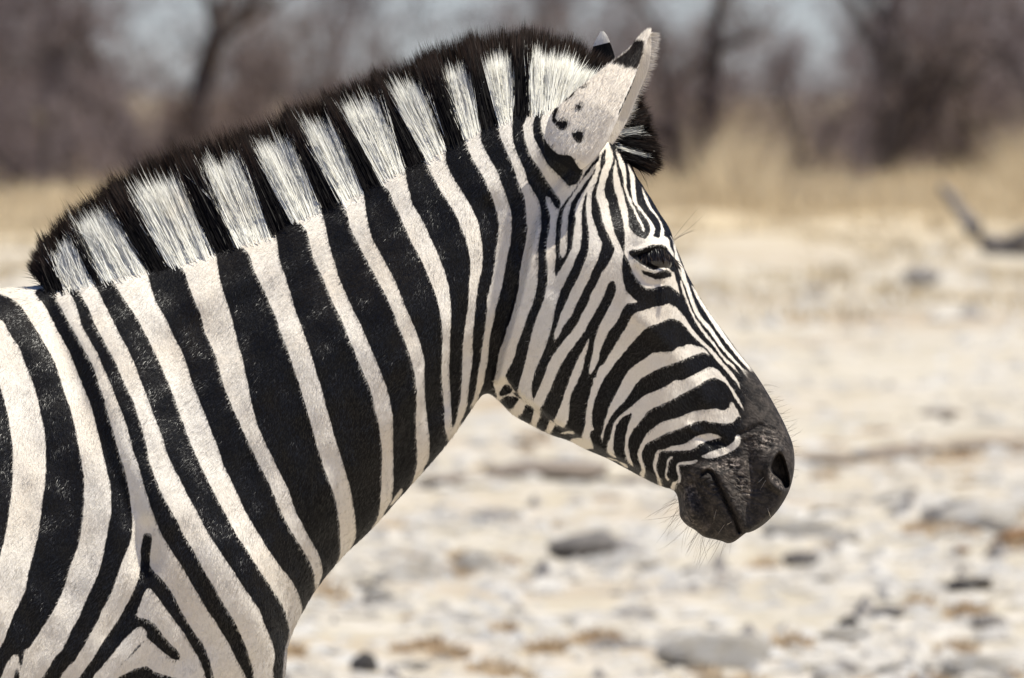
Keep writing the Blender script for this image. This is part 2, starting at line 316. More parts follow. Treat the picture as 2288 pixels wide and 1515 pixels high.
# underside of the jaw
black(fL(200,250,260,190,330,250,300,300,240,320,200,330,175,300))
black(fL(180,380,260,330,310,330,400,350,380,400,340,450,280,475,220,440,150,420))
black(fL(340,300,370,290,430,350,400,350))
black(fL(470,440,500,420,570,475,560,520,525,640,400,590,395,550,440,520))
black(fL(640,500,700,550,750,590,740,620,690,730,600,680,612,620,640,560))
black(fL(820,650,900,700,1000,790,1000,840,850,810,740,770,760,740))
white(fL(870,750,920,730,1000,720,1030,750,1000,755,960,745,920,755))
white(fL(980,825,1110,800,1180,850,1235,920,1230,950,1100,920))
black(fL(1180,930,1240,930,1420,1030,1600,1140,1760,1230,1700,1260,1400,1090,1150,950))
white(fL(1390,1025,1440,1030,1520,1055,1510,1065,1440,1045))
white(fL(1520,1065,1620,1105,1625,1140,1600,1130))
# eye surround
black(pp(1405,565,1411,558,1428,557,1442,553,1455,548,1471,546,1481,547,1489,552,1493,560,1497,569,1505,576,1515,585,1512,600,1504,608,1497,602,1488,599,1474,599,1462,604,1445,598,1429,588,1417,578,1408,571))
black(pp(1433,603,1441,605,1457,609,1466,610,1476,606,1488,603,1498,608,1502,617,1494,620,1480,623,1466,624,1453,619,1439,613))
# behind the frame's left edge the bands go on
for i in range(11):
    x = -190 - i * 128
    w = 30 + 6 * (i % 3)
    sgn = -0.12 - 0.03 * i
    stripe(pp(x - w, 650, x - w - 10, 950, x - w + 350 * sgn, 1300, x - w * 0.5 + 700 * sgn, 1700), pp(x + w * 0.7, 640, x + w - 4, 950, x + w + 350 * sgn, 1300, x + w * 0.5 + 700 * sgn, 1700))
for i in range(11):
    y = 1950 + i * 80
    for x in (-1500, 230):
        black(pp(x - 260, y, x, y + 12, x + 260, y, x + 260, y + 32, x, y + 44, x - 260, y + 32), 1)

def coat_field(x, y, paint):
    F = np.full(x.shape, -16.0)
    for col, P in paint:
        m = (x > P[:, 0].min() - 16) & (x < P[:, 0].max() + 16) & (y > P[:, 1].min() - 16) & (y < P[:, 1].max() + 16)
        if not m.any(): continue
        sd = np.clip(poly_sd(x[m], y[m], P), -16, 16)
        F[m] = np.maximum(F[m], sd) if col else np.minimum(F[m], -sd)
    return F

MUZZLE = catmull(pp(1662,846,1672,880,1664,915,1662,945,1652,962,1660,985,1652,1008,1612,1028,1572,1030,1545,1040,1525,1060,1520,1085,1507,1103,1490,1240,1700,1250,1820,1100,1820,950,1730,820,1680,815), 3, True)
NOSTRIL = catmull(pp(1742,1010,1732,1017,1725,1029,1721,1044,1724,1058,1735,1068,1745,1077,1752,1092,1763,1088,1763,1068,1758,1046,1752,1024), 3, True)
CHEEK = catmull(pp(1240,420,1205,480,1182,545,1163,640,1134,738,1116,800,1107,850,1128,852,1154,878,1203,919,1236,943,1300,986,1345,1012,1400,1038,1470,1075,1520,1100,1600,1300,1900,1100,1560,500,1460,380,1400,300,1330,330), 3, True)
EYEHOLE = catmull(pp(1424,570,1440,564,1460,560,1480,562,1494,574,1503,588,1500,597,1486,597,1468,600,1448,594,1432,584), 3, True)

# ------------------------------------------------------------------ materials of the zebra
def coat_colours(t, stripe_v, fine, big, vec):
    white_c = t.mix(t.rng(big, 0.35, 0.7), (0.80, 0.745, 0.655), (0.70, 0.62, 0.51))
    white_c = t.mix(t.math('MULTIPLY', fine, 0.25), white_c, (0.52, 0.45, 0.38))
    black_c = t.mix(t.rng(big, 0.4, 0.75), (0.006, 0.0057, 0.006), (0.011, 0.009, 0.008))
    return white_c, black_c

def make_skin():
    t = NT('zebra_hide')
    vec = t.coord()
    strc = t.coord((1.0, 1.0, 0.35), (0, 0.45, 0))
    fine = t.noise(strc, 520, 3, 0.65)
    jag = t.noise(strc, 300, 2, 0.6)
    big = t.noise(vec, 9, 3, 0.6)
    mid = t.noise(vec, 70, 4, 0.6)
    sd = t.math('ADD', t.attr('stripe'), t.math('MULTIPLY', t.math('SUBTRACT', jag, 0.5), 6.0))
    f = t.rng(sd, -1.4, 1.4)
    wc, bc = coat_colours(t, f, t.rng(fine, 0.45, 0.75), big, vec)
    col = t.mix(f, wc, bc)
    # bare skin of the muzzle
    mz = t.attr('muzzle')
    fleck = t.noise(vec, 190, 4, 0.65)
    patch = t.attr('fleck')
    mcol = t.mix(t.rng(mid, 0.35, 0.7), (0.013, 0.011, 0.010), (0.047, 0.039, 0.033))
    mcol = t.mix(t.math('MULTIPLY', t.rng(fleck, 0.44, 0.72), patch), mcol, (0.36, 0.30, 0.25))
    col = t.mix(mz, col, mcol)
    wr = t.n('ShaderNodeTexWave', wave_type='BANDS', bands_direction='DIAGONAL')
    t.t.links.new(t.coord((1, 1, 1), (0, 0.5, 0)), wr.inputs[0])
    wr.inputs['Scale'].default_value = 62
    wr.inputs['Distortion'].default_value = 9
    wr.inputs['Detail'].default_value = 2.5
    wr.inputs['Detail Scale'].default_value = 1.6
    hgt = t.mixf(mz, fine, t.math('ADD', t.math('MULTIPLY', wr.outputs['Fac'], t.attr('wrinkle')), t.math('MULTIPLY', fleck, 0.15)))
    nrm = t.bump(hgt, t.mixf(mz, 0.55, 0.5), 0.0016)
    nrm = t.bump(mid, t.mixf(mz, 0.35, 0.25), 0.004, nrm)
    b = t.principled(Base_Color=col, Roughness=t.mixf(mz, t.mixf(f, 0.75, 0.5), 0.75), Normal=nrm)
    t.set(b.inputs['Specular IOR Level'], t.mixf(mz, t.mixf(f, 0.12, 0.08), 0.2))
    return t.done(b.outputs[0])

def make_hair(name, white_c, white_d, black_c, tip_c, spec, transl=0.25, rough=0.33):
    """hairs: attribute 'stripe' picks dark or light, 'rnd' varies each hair, 'along' runs root to tip"""
    t = NT(name)
    rnd, along = t.attr('rnd'), t.attr('along')
    f = t.rng(t.attr('stripe'), -0.8, 0.8)
    stain = t.noise(t.coord(), 7, 4, 0.65)
    wc = t.mix(rnd, white_c, white_d)
    wc = t.mix(t.math('MULTIPLY', t.rng(stain, 0.5, 0.78), 0.3), wc, tuple(x * y for x, y in zip(white_c, (0.80, 0.70, 0.58))))
    bc = t.mix(t.math('MULTIPLY', t.rng(along, 0.45, 1.0), rnd), black_c, tip_c)
    bc = t.mix(t.math('MULTIPLY', t.rng(t.attr('stripe'), 4.5, 0.5), 0.6), bc, (0.050, 0.034, 0.025))
    col = t.mix(f, wc, bc)
    b = t.principled(Base_Color=col, Roughness=t.mixf(f, 0.6, rough))
    t.set(b.inputs['Specular IOR Level'], t.mixf(f, 0.15, spec))
    tr = t.n('ShaderNodeBsdfTranslucent'); t.set(tr.inputs[0], col)
    mx = t.n('ShaderNodeMixShader', i_0=transl)
    t.t.links.new(b.outputs[0], mx.inputs[1]); t.t.links.new(tr.outputs[0], mx.inputs[2])
    return t.done(mx.outputs[0])

M_SKIN = make_skin()
M_COAT = make_hair('coat_hair', (0.83, 0.785, 0.69), (0.73, 0.675, 0.58), (0.006, 0.0056, 0.006), (0.009, 0.008, 0.008), 0.50, 0.02, 0.40)
M_EARF = make_hair('ear_hair', (0.79, 0.73, 0.65), (0.72, 0.655, 0.575), (0.012, 0.009, 0.008), (0.04, 0.03, 0.024), 0.2, 0.05, 0.5)
M_MANE = make_hair('mane_hair', (0.88, 0.87, 0.805), (0.79, 0.77, 0.70), (0.006, 0.005, 0.005), (0.048, 0.029, 0.021), 0.12, 0.3, 0.5)  # brown tip colour stands in for backlight on the dark hair
M_WHISK = make_hair('whisker_hair', (0.7, 0.6, 0.45), (0.5, 0.4, 0.3), (0.05, 0.045, 0.045), (0.12, 0.11, 0.11), 0.4, 0.1)
M_LASH = make_hair('eyelash_hair', (0.16, 0.11, 0.07), (0.10, 0.07, 0.05), (0.008, 0.007, 0.007), (0.03, 0.02, 0.015), 0.4, 0.05)

def make_eye():
    t = NT('zebra_eye')
    vec = t.coord()
    b = t.principled(Base_Color=t.mix(t.noise(vec, 60, 2), (0.004, 0.0028, 0.002), (0.016, 0.009, 0.006)), Roughness=0.12)
    b.inputs['Coat Weight'].default_value = 0.35
    b.inputs['Coat Roughness'].default_value = 0.02
    return t.done(b.outputs[0])
M_EYE = make_eye()

# ------------------------------------------------------------------ zebra: one lofted body
# rows: top x,y  bottom x,y  half-width (m)  bottom fullness, top fullness, squareness
SEC = [
 (-1790,1000,-1790,1010,0.004,1,1,1),
 (-1770,850,-1780,1250,0.07,1,1,1),
 (-1690,730,-1690,1500,0.17,1,1,1),
 (-1500,650,-1480,1720,0.25,.95,1,.9),
 (-1150,620,-1150,1760,0.27,1,.95,.9),
 (-800,640,-800,1860,0.29,1,.9,.9),
 (-420,655,-400,1860,0.28,1,.8,.9),
 (-160,650,-60,1830,0.25,1,.72,.9),
 (0,645,170,1800,0.225,1,.66,.88),
 (112,634,400,1750,0.205,1,.62,.86),
 (205,604,560,1660,0.19,1,.60,.86),
 (318,578,628,1545,0.175,1.02,.60,.86),
 (420,548,645,1437,0.162,1.05,.60,.86),
 (515,518,683,1354,0.152,1.06,.60,.86),
 (600,490,722,1295,0.145,1.06,.60,.86),
 (690,448,770,1239,0.138,1.06,.60,.86),
 (780,405,828,1184,0.132,1.06,.60,.86),
 (865,360,890,1115,0.126,1.05,.62,.86),
 (945,325,947,1052,0.120,1.03,.64,.86),
 (1020,285,1000,990,0.108,1.0,.66,.86),
 (1090,248,1044,928,0.097,.98,.7,.86),
 (1150,224,1070,891,0.088,.95,.75,.86),
 (1215,205,1086,880,0.084,.9,.8,.86),
 (1275,208,1101,884,0.084,.85,.86,.84),
 (1330,232,1120,900,0.087,.80,.92,.80),
 (1372,278,1146,926,0.090,.76,1.0,.76),
 (1400,335,1190,951,0.095,.72,1.05,.72),
 (1418,386,1232,971,0.094,.68,1.08,.70),
 (1436,416,1270,984,0.093,.66,1.10,.68),
 (1455,446,1310,1004,0.092,.64,1.12,.66),
 (1474,478,1350,1021,0.090,.62,1.14,.65),
 (1493,507,1385,1039,0.088,.62,1.14,.65),
 (1506,542,1420,1058,0.085,.62,1.10,.66),
 (1518,572,1449,1073,0.081,.64,1.04,.68),
 (1534,611,1477,1086,0.075,.66,.98,.70),
 (1560,659,1497,1092,0.068,.68,.92,.72),
 (1584,697,1507,1098,0.063,.72,.88,.74),
 (1617,742,1513,1108,0.058,.76,.86,.76),
 (1649,786,1516,1122,0.055,.80,.86,.78),
 (1685,831,1518,1138,0.053,.84,.86,.78),
 (1717,881,1520,1155,0.053,.88,.88,.78),
 (1747,935,1533,1172,0.054,.90,.94,.76),
 (1762,968,1552,1184,0.054,.90,.98,.74),
 (1771,992,1572,1199,0.053,.90,1.0,.72),
 (1775,1018,1596,1205,0.052,.90,1.0,.72),
 (1775,1044,1612,1209,0.050,.90,1.0,.72),
 (1771,1070,1626,1214,0.048,.90,1.0,.74),
 (1763,1097,1638,1211,0.046,.92,1.0,.76),
 (1750,1122,1647,1203,0.043,.95,1.0,.80),
 (1733,1146,1652,1194,0.038,1,1,.86),
 (1710,1169,1656,1189,0.030,1,1,.92),
 (1690,1183,1663,1190,0.017,1,1,1),
 (1676,1189,1672,1190,0.003,1,1,1),
]
SEC = np.array(SEC, float)
dense = catmull(SEC, 40)
mid = (dense[:, :2] + dense[:, 2:4]) / 2
tl = np.linalg.norm(np.diff(dense[:, :2], axis=0), axis=1)
bl = np.linalg.norm(np.diff(dense[:, 2:4], axis=0), axis=1)
# spacing: fine where the photo shows the animal, coarse behind it
fine_w = np.where(mid[1:, 0] > 60, 1 / 3.0, 1 / 14.0)
cum = np.concatenate([[0], np.cumsum(np.maximum(0.6 * tl + 0.4 * bl, 0.75 * np.maximum(tl, bl)) * fine_w)])
NS = int(cum[-1])
si = np.interp(np.linspace(0, cum[-1], NS), cum, np.arange(len(dense)))
Sx = np.stack([np.interp(si, np.arange(len(dense)), dense[:, c]) for c in range(8)], 1)
NT1, NT2 = 290, 100                       # near flank, far flank
t1 = np.linspace(0, math.pi, NT1)         # bottom -> top on the near side
t2 = np.linspace(math.pi, 2 * math.pi, NT2 + 2)[1:-1]
tt = np.concatenate([t1, t2])
u = (1 - np.cos(tt)) / 2
sn = np.sin(tt)
PX = Sx[:, 2:3] + (Sx[:, 0:1] - Sx[:, 2:3]) * u
PY = Sx[:, 3:4] + (Sx[:, 1:2] - Sx[:, 3:4]) * u
full = Sx[:, 5:6] + (Sx[:, 6:7] - Sx[:, 5:6]) * sstep(u, 0.0, 1.0)
HW = Sx[:, 4:5] * np.abs(sn) ** Sx[:, 7:8] * full
side = np.where(tt <= math.pi + 1e-9, -1.0, 1.0)
X, Z = to_world(PX, PY)
# shape relief, looked up in side view
VX, VY = side_view(X, -HW, Z)
def blob(cx, cy, rx, ry, amp, rot=0.0):
    c, s = math.cos(math.radians(rot)), math.sin(math.radians(rot))
    dx, dy = VX - cx, VY - cy
    a, b = (dx * c + dy * s) / rx, (-dx * s + dy * c) / ry
    return amp * np.exp(-(a * a + b * b))
def line(P, width, amp):
    P = catmull(P, 3)
    m = (VX > P[:, 0].min() - 4 * width) & (VX < P[:, 0].max() + 4 * width) & (VY > P[:, 1].min() - 4 * width) & (VY < P[:, 1].max() + 4 * width)
    R = np.zeros(VX.shape)
    R[m] = amp * np.exp(-(seg_dist(VX[m], VY[m], P, False) / width) ** 2)
    return R
mm = 1e-3
R = np.zeros(VX.shape)
flat = lambda P: poly_sd(VX.ravel(), VY.ravel(), P).reshape(VX.shape)
ck = flat(CHEEK)
R += 24 * mm * sstep(ck, -9, 13) * (1 - sstep(VX, 1420, 1640)) * (0.25 + 0.75 * sstep(VY, 430, 590))
R += blob(1235, 735, 110, 160, 6 * mm, 15)                       # masseter
R += line(pp(1420,700,1480,755,1540,830,1575,890), 22, 5 * mm)   # facial crest
R += blob(1400, 850, 90, 60, -5 * mm, 35)
R += blob(1545, 800, 70, 60, -4 * mm, 50)
R += blob(1450, 530, 62, 26, 10 * mm, 22)                        # brow
R += blob(1462, 578, 60, 40, 5 * mm, 10)
R += line(pp(1412,562,1440,552,1470,545,1490,551,1500,566), 5, 3.5 * mm)
R += line(pp(1424,585,1445,600,1466,606,1490,602), 6, 2.5 * mm)
R += line(pp(1420,600,1445,632,1480,634), 7, -2.0 * mm)
R += -15 * mm * sstep(flat(EYEHOLE), -1, 5)
R += blob(1385, 470, 30, 60, -5 * mm, -20)                       # temple
R += blob(1270, 330, 50, 60, 22 * mm, 20)                        # ear root
R += blob(1230, 420, 34, 60, -5 * mm, 20)
R += line(pp(1243,450,1243,560,1240,640), 26, -3 * mm)
R += blob(1592, 985, 36, 15, -9 * mm, 30)                        # hollow above the mouth corner
R += line(pp(1540,952,1575,972,1612,1002), 9, 4 * mm)
R += line(pp(1648,972,1672,962,1700,950), 6, -3.5 * mm)
R += line(pp(1668,990,1675,1030,1683,1062,1690,1090), 13, -5 * mm)
R += blob(1715, 1020, 26, 55, 6 * mm, -8)
R += line(pp(1744,1006,1729,1017,1717,1040,1716,1066,1728,1084,1746,1096), 9, 9 * mm)
R += -30 * mm * sstep(flat(NOSTRIL), -2, 7)
R += line(pp(1700,1060,1712,1088,1735,1102), 6, -3 * mm)
MOUTH = pp(1570,1058,1580,1052,1590,1056,1597,1066,1604,1082,1616,1108,1630,1135,1642,1160,1652,1188)
R += line(MOUTH, 4.2, -10 * mm)
R += line(pp(1572,1046,1588,1044,1598,1054), 7, 4 * mm)
R += line(pp(1610,1064,1622,1090,1637,1120,1652,1150,1664,1176), 17, 11 * mm)
R += line(pp(1575,1064,1592,1096,1608,1130,1626,1165,1638,1198), 16, 9 * mm)
R += line(pp(1547,1085,1562,1120,1582,1158,1600,1196), 12, -6 * mm)
R += blob(1548, 1142, 22, 36, 10 * mm, -30)
for q in range(9):                                                # lip folds
    a, b = 1596 + 6.2 * q + 3 * math.sin(q * 5.1), 1040 + 11 * q + 3 * math.sin(q * 3.7)
    R += line(pp(a + 12, b + 2, a + 30, b - 4, a + 52, b - 2), 3.0, -1.0 * mm * (1 + .5 * math.sin(q * 2.3)))
for q in range(5):
    a, b = 1540 + 9 * q, 1058 + 9 * q
    R += line(pp(a, b, a + 18, b + 8, a + 36, b + 2), 3.0, -2.0 * mm)
for q in range(4):
    R += line(pp(1672 + q * 4, 968 + q * 11, 1700, 958 + q * 11, 1730 - q * 3, 962 + q * 12), 3.5, -2.0 * mm)
# neck and shoulder
R += line(pp(1100,470,1075,600,1040,760,990,900), 36, -9 * mm)
R += line(pp(1060,800,960,930,850,1070,740,1210), 42, -12 * mm)
R += blob(700, 780, 330, 150, 18 * mm, -28)
R += blob(500, 640, 260, 50, 12 * mm, -24)
R += blob(300, 1030, 130, 330, 24 * mm, -12)
R += line(pp(110,700,190,900,290,1120,330,1250), 34, -9 * mm)
R += blob(520, 1290, 90, 230, 21 * mm, -30)
R += line(pp(330,1180,320,1290,250,1420), 26, -6 * mm)
lump = (np.sin(VX / 31 + 1.3 * np.sin(VY / 47)) * np.sin(VY / 39 + 1.1 * np.sin(VX / 53 + 2)) * 1.7 + np.sin(VX / 13.7 + VY / 19.3 + 2 * np.sin(VY / 61)) * 0.35) * mm
R += lump * (1 - sstep(VX, 1000, 1300))
edge = sstep(np.abs(sn), 0.02, 0.22)
HWr = np.maximum(HW + R * edge, 0.0015 * edge)
Y = HWr * side
V = np.stack([X, Y, Z], -1)
VX, VY = side_view(X, -HWr, Z)
# colour and skin fields
vxf, vyf = VX.ravel(), VY.ravel()
stripe_f = coat_field(vxf, vyf, PAINT)
muz = sstep(poly_sd(vxf, vyf, MUZZLE) + 5 * np.sin(vxf / 7.3 + 2 * np.sin(vyf / 9.1)), -14, 14)
def g2(cx, cy, rx, ry, rot=0):
    c, s = math.cos(math.radians(rot)), math.sin(math.radians(rot))
    dx, dy = vxf - cx, vyf - cy
    return np.exp(-(((dx * c + dy * s) / rx) ** 2 + ((-dx * s + dy * c) / ry) ** 2))
fleck = np.clip(0.10 + 0.9 * g2(1705, 985, 34, 22, -15) + 1.1 * g2(1640, 1036, 26, 20, 20) + 0.8 * g2(1600, 1040, 34, 10, 0) + 0.7 * g2(1662, 1092, 15, 24, -25) + 0.5 * g2(1540, 1100, 22, 30) + 0.5 * g2(1545, 1165, 30, 14, 30), 0, 1.3)
fleck = np.maximum(fleck, 0.9 * np.exp(-(seg_dist(vxf, vyf, catmull(pp(1722,1052,1726,1068,1738,1079,1747,1091), 3), False) / 5) ** 2))
wrinkle = np.clip(0.25 + g2(1620, 1085, 70, 60, 30) + 0.8 * g2(1700, 985, 60, 30), 0, 1)

nV = NS * len(tt)
idx = np.arange(nV).reshape(NS, len(tt))
nx = np.roll(idx, -1, 1)
F = np.stack([idx[:-1], idx[1:], nx[1:], nx[:-1]], -1).reshape(-1, 4)
BV = [V.reshape(-1, 3)]; BF = [F]; BS = [stripe_f]; BM = [muz]; BK = [fleck]; BW = [wrinkle]
cnt = nV

def add_part(v, f, s, m=None):
    global cnt
    BV.append(v); BF.append(f + cnt); BS.append(s)
    z = np.zeros(len(v))
    BM.append(z if m is None else m); BK.append(z); BW.append(z)
    cnt += len(v)

# ears: a rolled leaf, open to the front
EAR_PAINT = []
def ep(col, P): EAR_PAINT.append((col, catmull(P, 3, True)))
ep(1, EARBAND)
ep(1, fO(1330,525,1400,470,1470,420,1540,370,1590,280,1660,235,1690,300,1690,360,1680,430,1640,545,1605,600,1560,590,1480,580,1400,535))
ep(1, pp(1286,237,1292,234,1298,238,1297,246,1291,250,1285,244))
ep(1, pp(1238,240,1246,240,1243,254,1240,264,1250,272,1262,270,1268,278,1262,290,1250,290,1240,280,1233,264))
ep(1, pp(1284,297,1294,294,1303,300,1300,312,1292,321,1282,310,1276,300))
ep(1, fO(800,930,880,880,930,800,1000,770,1070,785,1000,795,940,810,895,890,810,945))
ep(1, fO(1690,330,1650,560,1610,690,1550,830,1490,960,1430,1090,1420,1080,1480,950,1540,820,1600,680,1640,560))
LE = catmull(pp(1215,345,1215,300,1228,255,1254,228,1290,196,1318,175,1348,151,1387,124,1407,108,1418,94,1431,82,1444,71), 6)
RE = catmull(pp(1290,385,1318,362,1350,325,1370,285,1385,250,1400,215,1412,187,1423,156,1432,125,1440,100,1446,84,1449,73), 6)
FE = catmull(pp(1300,380,1335,350,1366,325,1392,285,1408,252,1424,212,1437,182,1447,154,1452,122,1453,98,1453,84,1450,73), 6)
def ear(far=False):
    nv = 90; na = 72
    v = np.linspace(0, 1, nv)
    smp = lambda E: np.stack([np.interp(v, np.linspace(0, 1, len(E)), E[:, c]) for c in (0, 1)], 1)
    L, Rr, Fr = smp(LE), smp(RE), smp(FE)
    wid = np.linalg.norm(Rr - L, axis=1)
    dep = np.minimum(wid * K * 0.52, 0.034) + 0.002
    a = np.linspace(0, 1, na)
    near = a <= 0.6
    pts = np.zeros((nv, na, 3)); lk = np.zeros((nv, na, 2))
    for j, q in enumerate(a):
        if q <= 0.6:                                  # near rim, over the back, to the rear edge
            b = q / 0.6
            e = 1 - b
            p = L + (Rr - L) * e
            y = -dep * (np.sin(math.pi * (0.5 + 0.5 * b) ) ** 0.8 if b < 1 else 0) * (0.78 + 0.22 * math.sin(math.pi * b))
        else:                                         # behind, to the far rim
            b = (q - 0.6) / 0.4
            p = L + (Fr - L) * b
            y = dep * math.sin(math.pi * 0.5 * b) ** 0.8 * 0.8
        pts[:, j, 0], pts[:, j, 2] = to_world(p[:, 0], p[:, 1])
        pts[:, j, 1] = y
        lk[:, j] = p
    yc = -0.083 + 0.0 * v + 0.012 * sstep(v, 0.2, 1.0)
    pts[:, :, 1] += yc[:, None]
    lx, ly = side_view(pts[:, :, 0], pts[:, :, 1], pts[:, :, 2])
    s = coat_field(lx.ravel(), ly.ravel(), EAR_PAINT).reshape(nv, na)
    s = np.where((s > 0) & (ly.reshape(nv, na) > 170) & (ly.reshape(nv, na) < 325) & (s < 7), s + 0.5, s)
    s[:, a > 0.62] = -12
    tipw = sstep(v, 0.93, 0.96)
    s = s * (1 - tipw[:, None]) - 10 * tipw[:, None]
    # wall thickness: an inner skin
    du = np.gradient(pts, axis=0); dv = np.gradient(pts, axis=1)
    nn = np.cross(du, dv); nn /= np.linalg.norm(nn, axis=2, keepdims=True) + 1e-12
    ctr = pts.mean(1, keepdims=True)
    sg = np.sign(np.sum(nn * (pts - ctr), axis=(1, 2)))[:, None, None]
    inner = pts - nn * sg * 0.0028
    s_in = np.full((nv, na), -10.0)
    P = np.concatenate([pts, inner[:, ::-1]], 1)
    Sa = np.concatenate([s, s_in], 1)
    m = P.shape[1]
    if far:
        base = np.array([*(lambda w: (w[0], 0, w[1]))(to_world(1285, 330))])
        Q = P - base
        Q[:, :, 1] = -(P[:, :, 1])
        an = math.radians(-22)
        c_, s_ = math.cos(an), math.sin(an)
        ax_ = Q[:, :, 2] * (158 / 258); Q[:, :, 0] = ax_ + (Q[:, :, 0] - ax_) * 1.05
        x_, z_ = Q[:, :, 0].copy(), Q[:, :, 2].copy()
        Q[:, :, 0], Q[:, :, 2] = c_ * x_ + s_ * z_, -s_ * x_ + c_ * z_
        Q[:, :, 0] += base[0] + 0.004; Q[:, :, 2] += base[2] - 0.022
        vv = np.repeat(v[:, None], m, 1)
        Sa = np.where((vv > .60) & (vv < .80), 8.0, -10.0)
        P = Q
    ii = np.arange(nv * m).reshape(nv, m); jj = np.roll(ii, -1, 1)
    f = np.stack([ii[:-1], ii[1:], jj[1:], jj[:-1]], -1).reshape(-1, 4)
    if far: f = f[:, ::-1]
    cap = ii[-1]
    return P, f, Sa, pts, nn * sg
EP, EFc, ES, EAR_PTS, EAR_N = ear()
add_part(EP.reshape(-1, 3), EFc, ES.ravel())
FP, FFc, FS, FAR_PTS, FAR_N = ear(True)
add_part(FP.reshape(-1, 3), FFc, FS.ravel())

# legs (below the frame)
def leg(px, y, hind):
    prof = [(0, 1480, .05, .03), (0, 1580, .10, .055), (-10, 1750, .10, .062), (-15, 1950, .075, .06), (-5, 2130, .052, .047), (10 if not hind else -60, 2250, .047, .043),
            (8 if not hind else -40, 2380, .032, .03), (5 if not hind else -10, 2560, .028, .026), (8, 2700, .034, .032), (25, 2790, .028, .028), (45, 2850, .045, .042), (55, 2924, .056, .052)]
    if hind: prof[0] = (0, 1350, .08, .05); prof[1] = (0, 1480, .16, .10); prof[2] = (30, 1660, .15, .10); prof[3] = (20, 1880, .10, .075)
    prof = catmull(prof, 8)
    n = 28
    th = np.linspace(0, 2 * math.pi, n, endpoint=False)
    x, z = to_world(px + prof[:, 0], prof[:, 1])
    v = np.stack([x[:, None] + prof[:, 2:3] * np.cos(th), y + prof[:, 3:4] * np.sin(th), np.repeat(z[:, None], n, 1)], -1)
    m = len(prof)
    ii = np.arange(m * n).reshape(m, n); jj = np.roll(ii, -1, 1)
    f = np.stack([ii[:-1], jj[:-1], jj[1:], ii[1:]], -1).reshape(-1, 4)
    sx, sy = side_view(v[:, :, 0], v[:, :, 1] * 0, v[:, :, 2])
    s = coat_field(sx.ravel(), sy.ravel(), PAINT)
    s[v[:, :, 2].ravel() < 0.055] = 10
    add_part(v.reshape(-1, 3), f, s)
for px, y, h in ((250, -.112, 0), (330, .112, 0), (-1480, -.14, 1), (-1400, .14, 1)): leg(px, y, h)

zebra = empty('zebra', (float(to_world(250, 0)[0]), 0, 0))
tag(zebra, 'striped black and white zebra in sharp profile facing right with upright mane', 'zebra')
INV = Matrix.Translation(-Vector(zebra.location))
def zchild(o):
    o.parent = zebra; o.matrix_parent_inverse = INV; return o
body = zchild(mesh_obj('body', np.vstack(BV), np.vstack(BF), M_SKIN, None, True,
                       {'stripe': np.concatenate(BS), 'muzzle': np.concatenate(BM), 'fleck': np.concatenate(BK), 'wrinkle': np.concatenate(BW)}))

# ------------------------------------------------------------------ hairs
def ribbons(P, W, attr_s, attr_r, name, mat, nrm_hint=None):
    """P: hairs x points x 3, W: half width per point; one thin tapered ribbon per hair"""
    n, k = P.shape[:2]
    T = np.gradient(P, axis=1); T /= np.linalg.norm(T, axis=2, keepdims=True) + 1e-12
    if nrm_hint is None:
        rv = RNG.normal(size=(n, 1, 3)); rv[:, :, 1] *= 0.35
    else: rv = np.cross(nrm_hint[:, None], T[:, :1]) + 0.5 * RNG.normal(size=(n, 1, 3))
    Bn = rv - np.sum(rv * T, 2, keepdims=True) * T
    Bn /= np.linalg.norm(Bn, axis=2, keepdims=True) + 1e-12
    Wb = np.broadcast_to(W, (n, k))[..., None]
    if nrm_hint is not None:                              # faces look outward from the skin
        Bn *= np.sign(np.sum(np.cross(Bn[:, :1], T[:, :1]) * nrm_hint[:, None], 2, keepdims=True) + 1e-9)
    A, B = P - Bn * Wb, P + Bn * Wb
    v = np.stack([A[:, :-1], B[:, :-1]], 2).reshape(n, -1, 3)
    v = np.concatenate([v, P[:, -1:]], 1)                 # a pointed tip
    m = v.shape[1]
    o = np.arange(n)[:, None] * m
    tris = []
    for q in range(k - 2):
        a = 2 * q
        tris += [o + np.array([[a, a + 1, a + 3]]), o + np.array([[a, a + 3, a + 2]])]
    a = 2 * (k - 2)
    tris.append(o + np.array([[a, a + 1, a + 2]]))
    Fc = np.concatenate(tris, 0)
    al = np.concatenate([np.repeat(np.linspace(0, 1, k)[:-1], 2), [1.0]])
    S_ = np.repeat(attr_s, m) if attr_s.ndim == 1 else np.concatenate([np.repeat(attr_s[:, :-1], 2, 1), attr_s[:, -1:]], 1).ravel()
    return mesh_obj(name, v.reshape(-1, 3), Fc, mat, None, True,
                    {'stripe': S_, 'rnd': np.repeat(attr_r, m), 'along': np.tile(al, n)})

# --- short coat, lying along the skin
Vg = V
du = np.gradient(Vg, axis=0); dv = np.gradient(Vg, axis=1)
Ng = np.cross(du, dv)
area = np.linalg.norm(Ng, axis=2)
Ng /= area[..., None] + 1e-15
Ng *= np.sign(Ng[:, NT1 // 2, 1].mean() * -1)             # outward on the near flank
stg = stripe_f.reshape(NS, len(tt)); mzg = muz.reshape(NS, len(tt))
wgt = area * (1 - mzg) ** 2
inframe = (VX > -60) & (VX < 1790) & (VY < 1600)
hole = flat(EYEHOLE) > -3
wgt = wgt * np.where(inframe, 1, 0.0) * np.where(side[None] < 0, 1.0, 0.28) * np.where(hole, 0, 1)
